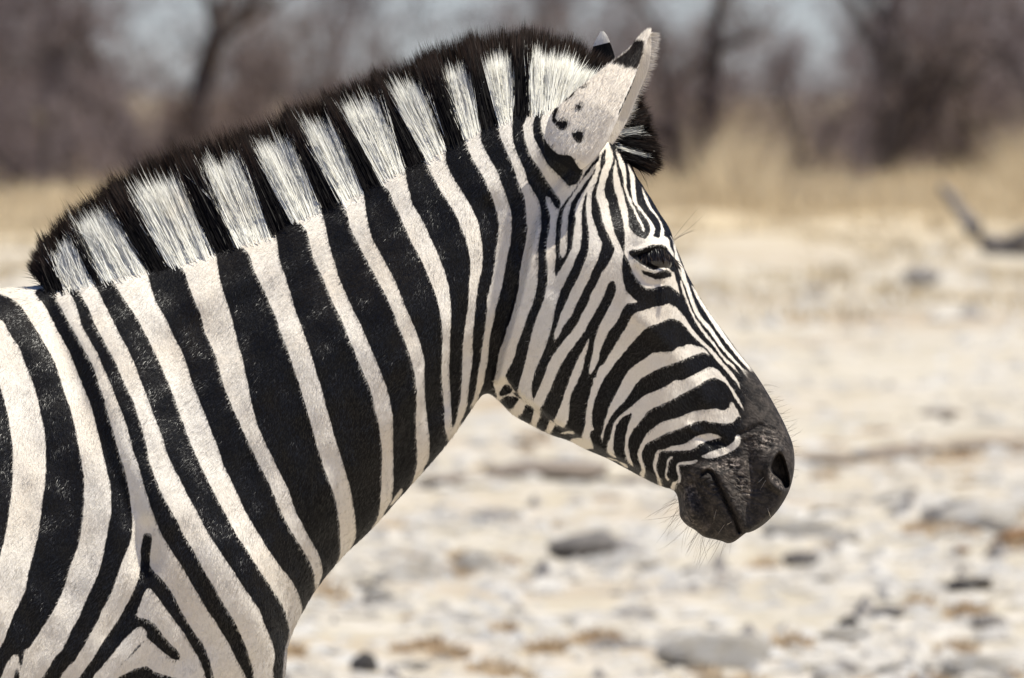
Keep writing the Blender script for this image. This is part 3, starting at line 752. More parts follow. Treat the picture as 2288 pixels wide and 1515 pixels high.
# shorter, denser hair on the face
wgt *= 1 + 1.1 * sstep(VX, 1150, 1300)
pr = wgt[1:-1, 1:-1].ravel(); pr = pr / pr.sum()
NH = 420000
pick = RNG.choice(len(pr), NH, p=pr)
wi = len(tt) - 2
si_, ti_ = pick // wi + 1, pick % wi + 1
fs, ft = RNG.random(NH), RNG.random(NH)
def samp(G):
    t1_ = np.minimum(ti_ + 1, len(tt) - 1)
    s1_ = si_ + 1
    if G.ndim == 3: a, b = fs[:, None], ft[:, None]
    else: a, b = fs, ft
    return (G[si_, ti_] * (1 - a) * (1 - b) + G[s1_, ti_] * a * (1 - b) + G[si_, t1_] * (1 - a) * b + G[s1_, t1_] * a * b)
root = samp(Vg); nr = samp(Ng); nr /= np.linalg.norm(nr, axis=1, keepdims=True)
hs = samp(stg); hx, hy = samp(VX), samp(VY)
flow = np.zeros((NH, 3))
face = sstep(hx, 1180, 1330)
ang = (math.radians(-118) * (1 - face) + math.radians(-128) * face) + 0.35 * np.sin(hx / 90.0) * np.sin(hy / 120.0) * (1 - face)
ang += 0.25 * RNG.normal(size=NH)
nose = sstep(hx + 0.75 * (hy - 700), 1480, 1640) * sstep(hx, 1380, 1480)
ang = ang * (1 - nose) + math.radians(-60) * nose
flow[:, 0], flow[:, 2] = np.cos(ang), np.sin(ang)
flow[:, 1] = 0.1 * RNG.normal(size=NH)
flow -= np.sum(flow * nr, 1, keepdims=True) * nr
flow /= np.linalg.norm(flow, axis=1, keepdims=True) + 1e-9
lift = np.clip(0.16 + 0.08 * RNG.normal(size=NH), 0.03, 0.5)
dirh = flow + nr * lift[:, None]
dirh /= np.linalg.norm(dirh, axis=1, keepdims=True)
ln = (0.0062 * (1 - face) + 0.0040 * face) * (0.65 + 0.7 * RNG.random(NH))
ln *= np.where(np.abs(hs) < 4, 0.85, 1.0)
root = root - nr * 0.0004
P = np.stack([root, root + dirh * ln[:, None]], 1)
coat = zchild(ribbons(P, np.array([0.00034, 0.0]), hs + 1.0 * RNG.normal(size=NH), RNG.random(NH) ** 1.5, 'coat', M_COAT, nr))
swirl = np.stack([np.sin(hx / 17 + 2 * np.sin(hy / 23)) + np.sin(hy / 11 + hx / 37), 0 * hx, np.sin(hy / 15 + 2 * np.sin(hx / 29)) + np.sin(hx / 9.5 - hy / 41)], 1)
cn = nr + 0.11 * swirl * (1 - 0.7 * face)[:, None] + 0.13 * RNG.normal(size=(NH, 3)); cn /= np.linalg.norm(cn, axis=1, keepdims=True)
coat.data.normals_split_custom_set_from_vertices(np.repeat(cn, 3, 0))
tag(coat, 'short striped coat hair lying along the skin', kind='stuff')

# --- mane
MB = np.array(pp(104,642,140,631,211,616,327,589,367,579,475,547,520,532,603,507,640,477,712,452,755,437,803,407,840,387,900,357,945,342,992,312,1030,292,1072,272,1110,257,1147,242,1182,236,1250,220,1310,222,1350,250,1375,284,1388,312,1398,338,1408,362), float)
MT = np.array(pp(72,596,100,532,150,488,222,420,262,388,378,338,420,322,520,296,545,288,635,250,650,243,722,212,740,205,835,165,845,160,925,130,968,102,1035,82,1062,75,1150,66,1185,67,1290,90,1378,140,1428,190,1458,262,1474,325,1480,366,1462,387), float)
TUFTS = [(1.0, 1.95), (2.1, 3.0), (4.0, 5.0), (6.0, 7.0), (8.0, 9.0), (10.0, 11.0), (12.0, 13.0), (14.0, 15.0), (16.0, 17.0), (18.0, 19.0), (20.0, 22.2), (23.05, 23.75), (24.1, 24.65), (25.45, 26.05)]
sp = np.arange(len(MB))
seglen = np.linalg.norm(np.diff(MB, axis=0), axis=1) + 0.6 * np.linalg.norm(np.diff(MT, axis=0), axis=1)
cl = np.concatenate([[0], np.cumsum(seglen)])
NM = 96000
NC = 2600                                                    # clumps
c_s = np.interp(RNG.random(NC) * cl[-1], cl, sp)
c_y = RNG.uniform(-1, 1, NC)
c_j = RNG.normal(size=(NC, 2)) * np.array([4.0, 3.0]) * (1 + 0.5 * np.clip(6 - c_s, 0, 3) / 3 + 1.3 * np.clip(3.5 - c_s, 0, 2) / 2)[:, None]
c_l = 1 + 0.03 * RNG.normal(size=NC) + 0.022 * np.sin(c_s * 4.1 + 2 * np.sin(c_s * 1.7))
# match hairs with clumps through neighbours along the crest
hs_ = np.interp(RNG.random(NM) * cl[-1], cl, sp)
order = np.argsort(c_s)
pos = np.searchsorted(c_s[order], hs_)
near_c = order[np.clip(pos + RNG.integers(-2, 3, NM), 0, NC - 1)]
core = RNG.random(NM) < 0.30
yy = np.clip(0.75 * RNG.uniform(-1, 1, NM) + 0.4 * c_y[near_c], -1.0, 1.0)
yy = np.where(core, RNG.uniform(-.16, .16, NM), yy)
bx, by = np.interp(hs_, sp, MB[:, 0]), np.interp(hs_, sp, MB[:, 1])
inw = np.zeros(NM, bool)
hs_n = hs_ + 0.035 * RNG.normal(size=NM)
fan = np.zeros(NM); fr_ = np.zeros(NM)
for a, b in TUFTS:
    k_ = (hs_n > a) & (hs_n < b)
    inw |= k_
    fan[k_] = (hs_n[k_] - (a + b) / 2) * 0.22
    fr_[k_] = (hs_n[k_] - a) / (b - a)
outer = np.abs(yy) > 0.36
whitehair = inw & (np.abs(yy) > 0.16)
tx, ty = np.interp(hs_ + np.where(whitehair, fan, 0), sp, MT[:, 0]), np.interp(hs_ + np.where(whitehair, fan, 0), sp, MT[:, 1])
fl = np.where(outer, 0.93, 0.985)
fl = np.where(whitehair, 0.78 - 0.09 * fr_ - 0.06 * (2 * fr_ - 1) ** 4, fl)
fl = np.where(whitehair & (hs_ > 16), fl - 0.07, fl)
fl = np.where(whitehair & (hs_ < 2), 0.60, fl)
fl *= (c_l[near_c] ** np.where(whitehair, 1.6, 1.0)) * (1 + np.where(whitehair, 0.10, 0.05) * RNG.normal(size=NM) - 0.12 * (RNG.random(NM) ** 4))
dx = (tx - bx) * fl + c_j[near_c, 0] + 2.6 * RNG.normal(size=NM)
dy = (ty - by) * fl + c_j[near_c, 1] + 2.2 * RNG.normal(size=NM)
bx = bx + 2 * RNG.normal(size=NM); by = by + 3 * RNG.normal(size=NM)
kk = 5
q = np.linspace(0, 1, kk)[None]
bend = RNG.normal(size=NM)[:, None] * 3.0 + np.where(RNG.random(NM) < 0.05, RNG.normal(size=NM) * 18, 0)[:, None]
nrmx, nrmy = -dy, dx
nl = np.hypot(dx, dy) + 1e-6
half = 0.025
from mathutils.kdtree import KDTree
cand = np.argwhere((u > 0.80)[None] & (side < 0)[None] & (VX > 40) & (VX < 1450) & (VY < 720))
kd = KDTree(len(cand))
for n_, (a_, b_) in enumerate(cand): kd.insert((VX[a_, b_], VY[a_, b_], 0), n_)
kd.balance()
lowr = np.where(outer, np.abs(RNG.normal(size=NM)) * 9 + 10 * (RNG.random(NM) < .12), 0)
bx = bx - dx / nl * lowr; by = by - dy / nl * lowr
surf_y = np.zeros(NM)
for n_ in np.nonzero(outer)[0]:
    a_, b_ = cand[kd.find((bx[n_], by[n_], 0))[1]]
    surf_y[n_] = HWr[a_, b_]
hx_ = bx[:, None] + dx[:, None] * q + (nrmx / nl)[:, None] * bend * q * q
hy_ = by[:, None] + dy[:, None] * q + (nrmy / nl)[:, None] * bend * q * q
wx, wz = to_world(hx_, hy_)
sgn_ = np.where(yy < 0, -1.0, 1.0)
yroot = np.where(outer, sgn_ * (surf_y + 0.0012 * RNG.random(NM)), yy * half)
ytop = yy * half * 0.95
wy = yroot[:, None] + (ytop - yroot)[:, None] * q ** 0.8 + yy[:, None] * 0.003 * np.sin(q * math.pi) + 0.0012 * RNG.normal(size=(NM, 1)) * q * 2
Pm = np.stack([wx, wy, wz], -1)
Wm = (0.00050 * (1 - 0.55 * np.linspace(0, 1, kk)))[None] * (0.7 + 0.6 * RNG.random((NM, 1)))
mh = np.stack([-0.15 + 0 * yy, np.where(yy < 0, -1.0, 1.0) * (0.25 + 0.75 * np.abs(yy)), 0.45 + 0.4 * (1 - np.abs(yy))], 1)
mh /= np.linalg.norm(mh, axis=1, keepdims=True)
mane = zchild(ribbons(Pm, Wm, np.where(whitehair, -5.0, 5.0), RNG.random(NM) ** 1.6, 'mane', M_MANE, mh))
mn = np.repeat(mh, 9, 0) + 0.16 * np.repeat(RNG.normal(size=(NM, 3)), 9, 0)
mn /= np.linalg.norm(mn, axis=1, keepdims=True)
mane.data.normals_split_custom_set_from_vertices(mn)
mane['label'] = 'upright mane of white tufts and black hair with dark tips'

# --- ear fringe and ear fur
def fur_on_grid(Pg, Ngrid, n, ln, dirv, amin, amax, s, rn):
    a, b = Pg.shape[:2]
    i = RNG.integers(2, a - 2, n); j = RNG.integers(int(amin * (b - 1)), max(int(amax * (b - 1)), int(amin * (b - 1)) + 1), n)
    p = Pg[i, j] + 0.0006 * RNG.normal(size=(n, 3)); nn_ = Ngrid[i, j]
    d = np.array(dirv)[None] + 0.12 * RNG.normal(size=(n, 3)) + rn * nn_
    d /= np.linalg.norm(d, axis=1, keepdims=True)
    L = ln * (0.5 + RNG.random(n))[:, None]
    lx, ly = side_view(p[:, 0], p[:, 1], p[:, 2])
    return np.stack([p, p + d * L * 0.5, p + d * L + np.array([0, 0, -0.15]) * L * 0.3], 1), lx, ly, nn_
def earfur(Pg, Ngrid, lab):
    A, ax, ay, nA = fur_on_grid(Pg, Ngrid, 14000, 0.0055, (0.42, 0, 0.7), 0.06, 0.60, None, 0.10)
    sA = coat_field(ax, ay, EAR_PAINT) if lab else np.full(len(ax), -5.0)
    ztip = to_world(0, 96)[1]
    sA = np.where((ay > 165) & (ay < 330), sA + 2.2 * RNG.normal(size=len(sA)) + 1.6, sA)
    sA = np.where(A[:, 0, 2] > ztip, -5, sA)
    B, _, _, nB = fur_on_grid(Pg, Ngrid, 2600, 0.010, (0.9, -0.1, -0.05), 0.92, 0.995, None, 0.1)
    return np.concatenate([A, B]), np.concatenate([sA, np.full(len(B), -5.0)]), np.concatenate([nA, nB])
Pe, Se, Ne = earfur(EAR_PTS, EAR_N, True)
earo = zchild(ribbons(Pe, np.array([0.00026, 0.0002, 0.0]), Se, RNG.random(len(Pe)) ** 2, 'ear_fur', M_EARF, Ne))
en = np.repeat(Ne, 5, 0) + 0.2 * np.repeat(RNG.normal(size=(len(Pe), 3)), 5, 0)
en /= np.linalg.norm(en, axis=1, keepdims=True)
earo.data.normals_split_custom_set_from_vertices(en)
tag(earo, 'short pale fur and white fringe of the near ear', kind='stuff')

# --- eye and lashes
ex, ez = to_world(1462, 580)
surf = HWr[(np.abs(VX - 1466) < 3) & (np.abs(VY - 540) < 6) & (side[None] < 0)].mean()
for sgn in (-1, 1):
    nu, nvv = 40, 24
    th, ph = np.meshgrid(np.linspace(0, 2 * math.pi, nu, endpoint=False), np.linspace(0.02, math.pi - 0.02, nvv))
    r = 0.0215
    xs, ys, zs = r * np.sin(ph) * np.cos(th), r * np.cos(ph), r * np.sin(ph) * np.sin(th)
    v = np.stack([xs + ex, sgn * (surf - 0.0205) + ys, zs + ez], -1).reshape(-1, 3)
    ii = np.arange(nu * nvv).reshape(nvv, nu); jj = np.roll(ii, -1, 1)
    f = np.stack([ii[:-1], jj[:-1], jj[1:], ii[1:]], -1).reshape(-1, 4)
    zchild(mesh_obj('eye', v, f, M_EYE, None, True))
nl_ = 420
tq = RNG.random(nl_)
lid = catmull(pp(1426,570,1442,559,1462,553,1482,555,1496,566,1504,580), 10)
lx = np.interp(tq, np.linspace(0, 1, len(lid)), lid[:, 0]); ly = np.interp(tq, np.linspace(0, 1, len(lid)), lid[:, 1])
ddx = (-6 + 22 * tq) + 4 * RNG.normal(size=nl_); ddy = 27 + 6 * RNG.normal(size=nl_) - 6 * np.abs(tq - .5)
q3 = np.linspace(0, 1, 4)[None]
lxx = lx[:, None] + ddx[:, None] * q3; lyy = ly[:, None] + ddy[:, None] * q3 ** 1.1
lwx, lwz = to_world(lxx, lyy)
lwy = -(surf + 0.004 + 0.010 * q3 * (0.6 + 0.6 * RNG.random((nl_, 1))) - 0.004 * q3 ** 2) + 0 * lwx
Pl = np.stack([lwx, lwy, lwz], -1)
zchild(ribbons(Pl, np.array([0.0005, 0.00045, 0.0003, 0.0]), np.where(RNG.random(nl_) < 0.1, -0.2, 5.0), RNG.random(nl_), 'eyelashes', M_LASH))

# --- whiskers
def whisk(cx0, cy0, n, spread, ang0, angs, l0, l1, depth, w=0.00028):
    out = []
    for _ in range(n):
        a = random.random()
        x = cx0[0] + (cx0[1] - cx0[0]) * a + random.gauss(0, spread); y = cy0[0] + (cy0[1] - cy0[0]) * a + random.gauss(0, spread)
        th = math.radians(ang0 + random.gauss(0, angs)); L = random.uniform(l0, l1); bd = random.gauss(0, 0.18)
        yw = random.uniform(-1, 1) * depth
        pts = []
        for s_ in (0, .25, .5, .75, 1):
            t_ = th + bd * s_
            wx_, wz_ = to_world(x + L * s_ * math.cos(t_), y - L * s_ * math.sin(t_))
            pts.append((wx_, yw * (1 + 0.8 * s_), wz_))
        out.append(pts)
    return out
W_ = whisk((1512, 1530), (1105, 1165), 24, 4, 212, 16, 35, 105, .03, .00018)
W_ += whisk((1530, 1640), (1168, 1205), 38, 4, 244, 13, 30, 110, .03, .00018)
W_ += whisk((1700, 1765), (860, 980), 40, 4, 15, 14, 12, 40, .02, .0002)
W_ += whisk((1766, 1774), (985, 1070), 14, 2, 5, 22, 10, 26, .015)
W_ += whisk((1503, 1508), (534, 548), 5, 1, 35, 9, 50, 95, .05)
Wa = np.array(W_)
W2 = []
for _ in range(12):                                           # pale bristles on the near side of the lips
    x, y = random.uniform(1560, 1720), random.uniform(1060, 1190)
    if y > 1110 + 0.55 * (x - 1560) + 60 or y > 1290 - 0.07 * x + 60: continue
    i_ = np.argmin((VX[:, :NT1] - x) ** 2 + (VY[:, :NT1] - y) ** 2)
    si0, ti0 = i_ // NT1, i_ % NT1
    p0 = V[si0, ti0]; n0 = Ng[si0, ti0]
    th = math.radians(random.gauss(-95, 30)); L = random.uniform(0.005, 0.011)
    W2.append([p0 + n0 * 0.003 * s_ * 3 + np.array([math.cos(th), 0, math.sin(th)]) * L * s_ for s_ in (0, .25, .5, .75, 1)])
W2 = np.array(W2)
Pw = np.concatenate([Wa, W2])
Sw = np.concatenate([np.where(RNG.random(len(Wa)) < 0.25, -.1, 5.0), np.full(len(W2), -5.0)])
wh = zchild(ribbons(Pw, np.array([.00016, .00015, .00013, .0001, 0]), Sw, RNG.random(len(Pw)), 'whiskers', M_WHISK))
tag(wh, 'fine dark whiskers on chin, lips and nose', kind='stuff')

# ------------------------------------------------------------------ ground
def make_ground():
    t = NT('dry_ground')
    vec = t.coord()
    n1 = t.noise(vec, 0.55, 5, 0.6); n2 = t.noise(vec, 3.2, 5, 0.65); n3 = t.noise(vec, 14, 4, 0.7)
    sand = t.mix(t.rng(n1, 0.38, 0.66), (0.42, 0.38, 0.305), (0.45, 0.395, 0.295))
    sand = t.mix(t.rng(n2, 0.47, 0.62), sand, (0.56, 0.52, 0.455))
    sand = t.mix(t.math('MULTIPLY', t.rng(n3, 0.56, 0.75), 0.5), sand, (0.32, 0.265, 0.205))
    n4 = t.noise(vec, 0.23, 4, 0.6)
    sand = t.mix(t.math('MULTIPLY', t.rng(n4, 0.5, 0.66), 0.75), sand, (0.36, 0.285, 0.20))
    sep = t.n('ShaderNodeSeparateXYZ'); t.t.links.new(vec, sep.inputs[0])
    far_ = t.math('ADD', sep.outputs[1], t.math('MULTIPLY', n1, 50.0))
    sand = t.mix(t.math('MULTIPLY', t.rng(far_, 105, 150), 0.8), sand, (0.50, 0.40, 0.25))
    b = t.principled(Base_Color=sand, Roughness=0.95, Normal=t.bump(t.math('ADD', n2, t.math('MULTIPLY', n3, 0.4)), 0.6, 0.05))
    b.inputs['Specular IOR Level'].default_value = 0.1
    return t.done(b.outputs[0])
M_GROUND = make_ground()
# one sheet: fine near the axis of view, stretching to the horizon
gx = np.concatenate([[-3500, -1200, -400, -120, -60], np.linspace(-36, 36, 145), [60, 120, 400, 1200, 3500]])
gy = np.concatenate([[-3500, -800, -200, -60, -25], np.linspace(-12, 60, 150), np.linspace(61, 320, 160), [400, 600, 1000, 2000, 5500]])
GX, GY = np.meshgrid(gx, gy)
def gh(x, y):
    a = 0.05 * np.sin(x * 0.9 + 1.1 * np.sin(y * 0.17)) * np.sin(y * 0.31 + np.sin(x * 0.4)) + 0.03 * np.sin(x * 2.7 + y * 0.7) * np.sin(y * 0.9)
    return a * sstep(y, 4, 12) * sstep(np.abs(x), 40, 30) * sstep(y, 330, 250)
GZ = gh(GX, GY)
ii = np.arange(GX.size).reshape(GX.shape)
GF = np.stack([ii[:-1, :-1], ii[:-1, 1:], ii[1:, 1:], ii[1:, :-1]], -1).reshape(-1, 4)
g = mesh_obj('ground', np.stack([GX, GY, GZ], -1).reshape(-1, 3), GF, M_GROUND)
tag(g, kind='structure')

# ------------------------------------------------------------------ rocks
def make_rock(name, c1, c2, c3):
    t = NT(name)
    vec = t.coord()
    n1 = t.noise(vec, 5, 4, 0.65); n2 = t.noise(vec, 28, 4, 0.7)
    inf = t.n('ShaderNodeObjectInfo')
    c = t.mix(t.rng(n1, 0.35, 0.65), c1, c2)
    c = t.mix(t.math('MULTIPLY', t.rng(n2, 0.52, 0.7), 0.6), c, c3)
    hv = t.n('ShaderNodeHueSaturation'); t.set(hv.inputs['Color'], c)
    t.set(hv.inputs['Value'], t.rng(inf.outputs['Random'], 0, 1, 0.75, 1.12, False))
    b = t.principled(Base_Color=hv.outputs[0], Roughness=0.9, Normal=t.bump(n2, 0.8, 0.02))
    return t.done(b.outputs[0])
M_ROCK = [make_rock('pale_limestone', (0.60, 0.58, 0.54), (0.53, 0.48, 0.40), (0.40, 0.35, 0.29)),
          make_rock('grey_limestone', (0.33, 0.305, 0.28), (0.42, 0.385, 0.345), (0.20, 0.18, 0.165)),
          make_rock('rusty_stone', (0.40, 0.22, 0.09), (0.30, 0.17, 0.08), (0.14, 0.08, 0.05)),
          make_rock('shade_dark_stone', (0.075, 0.068, 0.064), (0.12, 0.11, 0.10), (0.04, 0.038, 0.036)),  # near-black tone mostly stands for the shaded sides of stones
          make_rock('dark_grey_stone', (0.17, 0.155, 0.14), (0.24, 0.22, 0.20), (0.09, 0.08, 0.075)),
          make_rock('brown_stone', (0.22, 0.175, 0.135), (0.31, 0.255, 0.20), (0.13, 0.10, 0.075))]
import bmesh
def rock_mesh(seed, flatv=0.5):
    bm = bmesh.new()
    bmesh.ops.create_icosphere(bm, subdivisions=3, radius=0.5)
    off = Vector((seed * 7.3, seed * 3.1, seed * 1.7))
    rr = random.Random(seed)
    planes = [(Vector((rr.gauss(0, 1), rr.gauss(0, 1), rr.gauss(0, .8))).normalized(), rr.uniform(.28, .42)) for _ in range(9)]
    for v in bm.verts:
        p = v.co.copy()
        for n_, d_ in planes:
            h_ = p.dot(n_)
            if h_ > d_: p -= n_ * (h_ - d_) * 0.85
        p *= 1 + 0.16 * mnoise.noise(p * 3.5 + off) + 0.07 * mnoise.noise(p * 9 + off)
        p.z *= flatv
        v.co = p
    me = bpy.data.meshes.new('rock')
    bm.to_mesh(me); bm.free()
    for p in me.polygons: p.use_smooth = False
    me.materials.append(M_ROCK[0])
    return me
ROCKS = [rock_mesh(i + 1, random.uniform(0.42, 0.75)) for i in range(10)]
def rock(px, py, wpx, mat, label, group=None, asp=1.0, zs=1.0, sink=0.25, name='rock', tilt=None):
    if group is None: zs *= 1.5
    x, y = ground_pt(px, py)
    ratio = math.hypot(y - CAMY, CAMZ) / D
    w = wpx * K * ratio
    o = bpy.data.objects.new(name, random.choice(ROCKS))
    COL.objects.link(o)
    o.scale = (w * 1.1, w * asp, w * zs)
    o.rotation_euler = (random.gauss(0, .12), random.gauss(0, .12), random.uniform(0, 6.28)) if tilt is None else tilt
    o.location = (x, y, float(gh(np.array(x), np.array(y))) + w * zs * 0.28 * (1 - sink * 2) )
    o.material_slots[0].link = 'OBJECT'
    o.material_slots[0].material = M_ROCK[mat]
    tag(o, label, 'rock', group)
    return o
Z3 = (0, 0, 0)
rr0 = random.Random(3)
rock(1320, 1222, 190, 4, 'large grey blocky rock below the zebra\'s jaw, dark on its left face', asp=.8, zs=.62, tilt=(0.1, 0.14, .4))
rock(1262, 1212, 80, 3, 'dark lump leaning on the left side of the large grey blocky rock', asp=.8, zs=.9, tilt=(0, .3, 1.1))
rock(1405, 1226, 110, 1, 'grey stone leaning on the right side of the large grey blocky rock', asp=.7, zs=.5, tilt=(0, -.1, .7))
rock(815, 1485, 66, 3, 'small dark round stone beside the zebra\'s chest at the lower edge', zs=1.1, tilt=Z3)
rock(812, 1330, 72, 3, 'flat dark stone lying right of the zebra\'s lower neck', zs=.55, tilt=Z3)
rock(850, 1372, 74, 0, 'white stone just below a flat dark stone near the zebra\'s neck', zs=.8, tilt=Z3)
rock(1898, 1392, 50, 3, 'stone coloured dark as shadow in the middle of the lower right ground, left of a pair', zs=.9, tilt=Z3)  # dark colour paints the shadow at the left of the pair
rock(1985, 1380, 70, 4, 'grey stone right of a darker one on the lower right ground', zs=.7, tilt=Z3)
rock(1885, 1490, 80, 1, 'grey stone at the lower edge right of the middle', zs=.6, tilt=Z3)
rock(1790, 1258, 92, 4, 'flat grey slab right below the zebra\'s lips', zs=.6, tilt=Z3)
rock(1550, 1272, 60, 3, 'thin dark stone under the zebra\'s chin', zs=.5, tilt=Z3)
rock(2150, 1190, 190, 4, 'wide grey slab at the right with a white slab before it', zs=.5, asp=.6, tilt=(0, 0, .2))
rock(2200, 1222, 220, 0, 'broad white slab in front of the wide grey one at the right', zs=.42, asp=.5, tilt=(0, 0, -.1))
rock(2275, 1262, 110, 2, 'rust brown stone at the right edge', zs=.7, tilt=Z3)
rock(2150, 1265, 40, 2, 'small rust coloured stone left of a larger one at the right edge', zs=.8, tilt=Z3)
rock(1600, 1468, 250, 0, 'big low pale grey rock at the lower edge below the zebra\'s muzzle', zs=.55, asp=.6, tilt=(0, 0, .1))
rock(2180, 1500, 150, 0, 'large white rock in the lower right corner area', zs=.6, tilt=Z3)
rock(2210, 1400, 80, 1, 'grey stone above the white rock in the lower right corner', zs=.6, tilt=Z3)
rock(1068, 1278, 90, 0, 'white rounded stone beside orange litter left of the grey blocky rock', zs=.8, tilt=Z3)
rock(900, 1300, 150, 0, 'wide pale rock right of the zebra\'s neck', zs=.6, asp=.6, tilt=(0, 0, .3))
rock(1790, 1200, 170, 0, 'bright white slab right of the zebra\'s lips', zs=.4, asp=.5, tilt=(0, 0, 0))
rock(1400, 1270, 190, 0, 'bright pale slab in front of the grey blocky rock', zs=.4, asp=.5, tilt=(0, 0, 0))
rock(2060, 640, 95, 1, 'flat grey rock left below the fallen branch', zs=.7, asp=.6, tilt=Z3)
rock(1830, 640, 70, 1, 'faint grey rock on the far ground right of the zebra\'s eye', zs=.4, tilt=Z3)
rock(1240, 1075, 330, 5, 'longest low brown rock ledge, under the zebra\'s cheek', 'brown rock ledges', zs=.24, asp=.8, tilt=Z3)
for px, py, w, lab in ((1830,1010,200,'low brown rock ledge just right of the zebra\'s nostril'),(2010,1000,230,'brown rock ledge in the middle of the row right of the nostril'),
        (2230,985,220,'brown rock ledge at the right edge level with the nostril'),(1040,1085,190,'brown rock ledge close to the zebra\'s throat'),(1440,1075,170,'brown rock ledge below the middle of the zebra\'s jaw'),
        (2110,925,120,'brown stone above the row of ledges at the right')):
    rock(px, py, w, 5, lab, 'brown rock ledges', asp=1.3, zs=.30, tilt=(0, 0, rr0.uniform(-.3, .3)))
# scattered stones, alike
rr = random.Random(5)
placed = 0
LAB = [('pale limestone stone scattered on the dry ground behind the zebra', 'pale stones scattered on the ground'),
       ('grey limestone stone scattered on the dry ground behind the zebra', 'grey stones scattered on the ground')]
while placed < 262:
    py = 640 + 1000 * rr.random() ** 0.55
    px = rr.uniform(-350, 2650)
    if py < 1515 and px < 640 + 0.0 * py and py > 700: continue
    sz = rr.choice([26, 32, 40, 52, 66, 90, 130]) * (0.65 + 0.6 * (py - 640) / 900)
    k_ = 0 if rr.random() < 0.88 else 1
    rock(px, py, sz, k_, LAB[k_][0], LAB[k_][1], asp=rr.uniform(.5, 1), zs=rr.uniform(.22, .46))
    placed += 1

# gravel and litter: uncountable
def scatter(name, n, pxr, pyr, size, mat, flat_, pw, seed):
    r_ = np.random.default_rng(seed)
    base = np.array([[1, 0, 0], [-.5, .87, 0], [-.5, -.87, 0], [0, 0, 1.0], [.2, .1, -.3]])
    fc = np.array([[0, 1, 3], [1, 2, 3], [2, 0, 3], [1, 0, 4], [2, 1, 4], [0, 2, 4]])
    py = pyr[0] + (pyr[1] - pyr[0]) * r_.random(n) ** pw
    px = pxr[0] + (pxr[1] - pxr[0]) * r_.random(n)
    uu = -(py - 757.5) * K / D
    t_ = -CAMZ / (-sP + uu * cP)
    x, y = (px - 1144) * K / D * t_, CAMY + (cP + uu * sP) * t_
    s_ = size * (0.4 + 1.2 * r_.random(n) ** 2) * (0.4 + 0.25 * t_ / D)
    v = base[None] * s_[:, None, None]
    v = v * (0.6 + 0.8 * r_.random((n, 5, 1)))
    v[:, :, 2] *= flat_
    a = r_.random(n) * 6.28
    c, s2 = np.cos(a)[:, None], np.sin(a)[:, None]
    vx, vy = v[:, :, 0] * c - v[:, :, 1] * s2, v[:, :, 0] * s2 + v[:, :, 1] * c
    v = np.stack([vx + x[:, None], vy + y[:, None], v[:, :, 2] + gh(x, y)[:, None]], -1)
    f = (fc[None] + np.arange(n)[:, None, None] * 5).reshape(-1, 3)
    o = mesh_obj(name, v.reshape(-1, 3), f, mat, None, False)
    return o
gv = scatter('gravel', 9000, (-1700, 4000), (560, 1700), 0.06, M_ROCK[0], .35, .6, 3)
tag(gv, 'pale gravel and small stones strewn over the dry ground', 'gravel', kind='stuff')
gd = scatter('dark_gravel', 420, (-1700, 4000), (620, 1700), 0.045, M_ROCK[1], .8, .6, 8)
tag(gd, 'grey pebbles strewn between the pale stones', 'gravel', kind='stuff')

def make_straw(name, a, b_):
    t = NT(name)
    n1 = t.noise(t.coord(), 2.5, 3)
    b = t.principled(Base_Color=t.mix(t.rng(n1, .35, .65), a, b_), Roughness=0.8)
    tr = t.n('ShaderNodeBsdfTranslucent'); t.set(tr.inputs[0], (a[0], a[1], a[2], 1))
    mx = t.n('ShaderNodeMixShader', i_0=0.3)
    t.t.links.new(b.outputs[0], mx.inputs[1]); t.t.links.new(tr.outputs[0], mx.inputs[2])
    return t.done(mx.outputs[0])
M_LITTER = make_straw('orange_litter', (0.66, 0.54, 0.37), (0.58, 0.44, 0.28))
M_GRASS = make_straw('dry_grass', (0.64, 0.535, 0.36), (0.55, 0.45, 0.29))

def blades(name, tufts, mat, seed):
    """tufts: (x, y, radius, height, count)"""
    r_ = np.random.default_rng(seed)
    Vs = []
    for x, y, rad, h, n in tufts:
        a = r_.random(n) * 6.28; d = rad * np.sqrt(r_.random(n))
        bx_, by_ = x + d * np.cos(a), y + d * np.sin(a)
        hh = h * (0.5 + 0.6 * r_.random(n)) * (1 - 0.4 * (d / rad) ** 2)
        lean = r_.normal(size=(n, 2)) * 0.35
        w = 0.012 + 0.012 * r_.random(n)
        wa = r_.random(n) * 6.28
        z0 = gh(bx_, by_) - 0.02
        A = np.stack([bx_ - w * np.cos(wa), by_ - w * np.sin(wa), z0], 1)
        B = np.stack([bx_ + w * np.cos(wa), by_ + w * np.sin(wa), z0], 1)
        T = np.stack([bx_ + lean[:, 0] * hh + .3 * d * np.cos(a), by_ + lean[:, 1] * hh, z0 + hh], 1)
        Vs.append(np.stack([A, B, T], 1).reshape(-1, 3))
    v = np.concatenate(Vs)
    return mesh_obj(name, v, np.arange(len(v)).reshape(-1, 3), mat, None, False)
rl = random.Random(21)
lit = []
for px, py, w in ((1000,1290,60),(1040,1245,30),(960,1440,40),(1010,1450,50),(1100,1470,70),(1340,1425,60),(1230,1440,50),(1140,1480,60),(2130,1230,60),(2060,1210,50),(1590,1500,60),(1660,1510,70),(650,1465,30),(1550,1000,50),(760,1010,50),(1190,1010,40)):
    x, y = ground_pt(px, py); rt = (y - CAMY) / D
    lit.append((x, y, w * K * rt * .7, 0.07, 260))
for _ in range(180):
    px, py = rl.uniform(-1600, 3900), 700 + 900 * rl.random() ** .7
    x, y = ground_pt(px, py); rt = (y - CAMY) / D
    lit.append((x, y, rl.uniform(15, 45) * K * rt, rl.uniform(.03, .08), 120))
lo = blades('leaf_litter', lit, M_LITTER, 4)
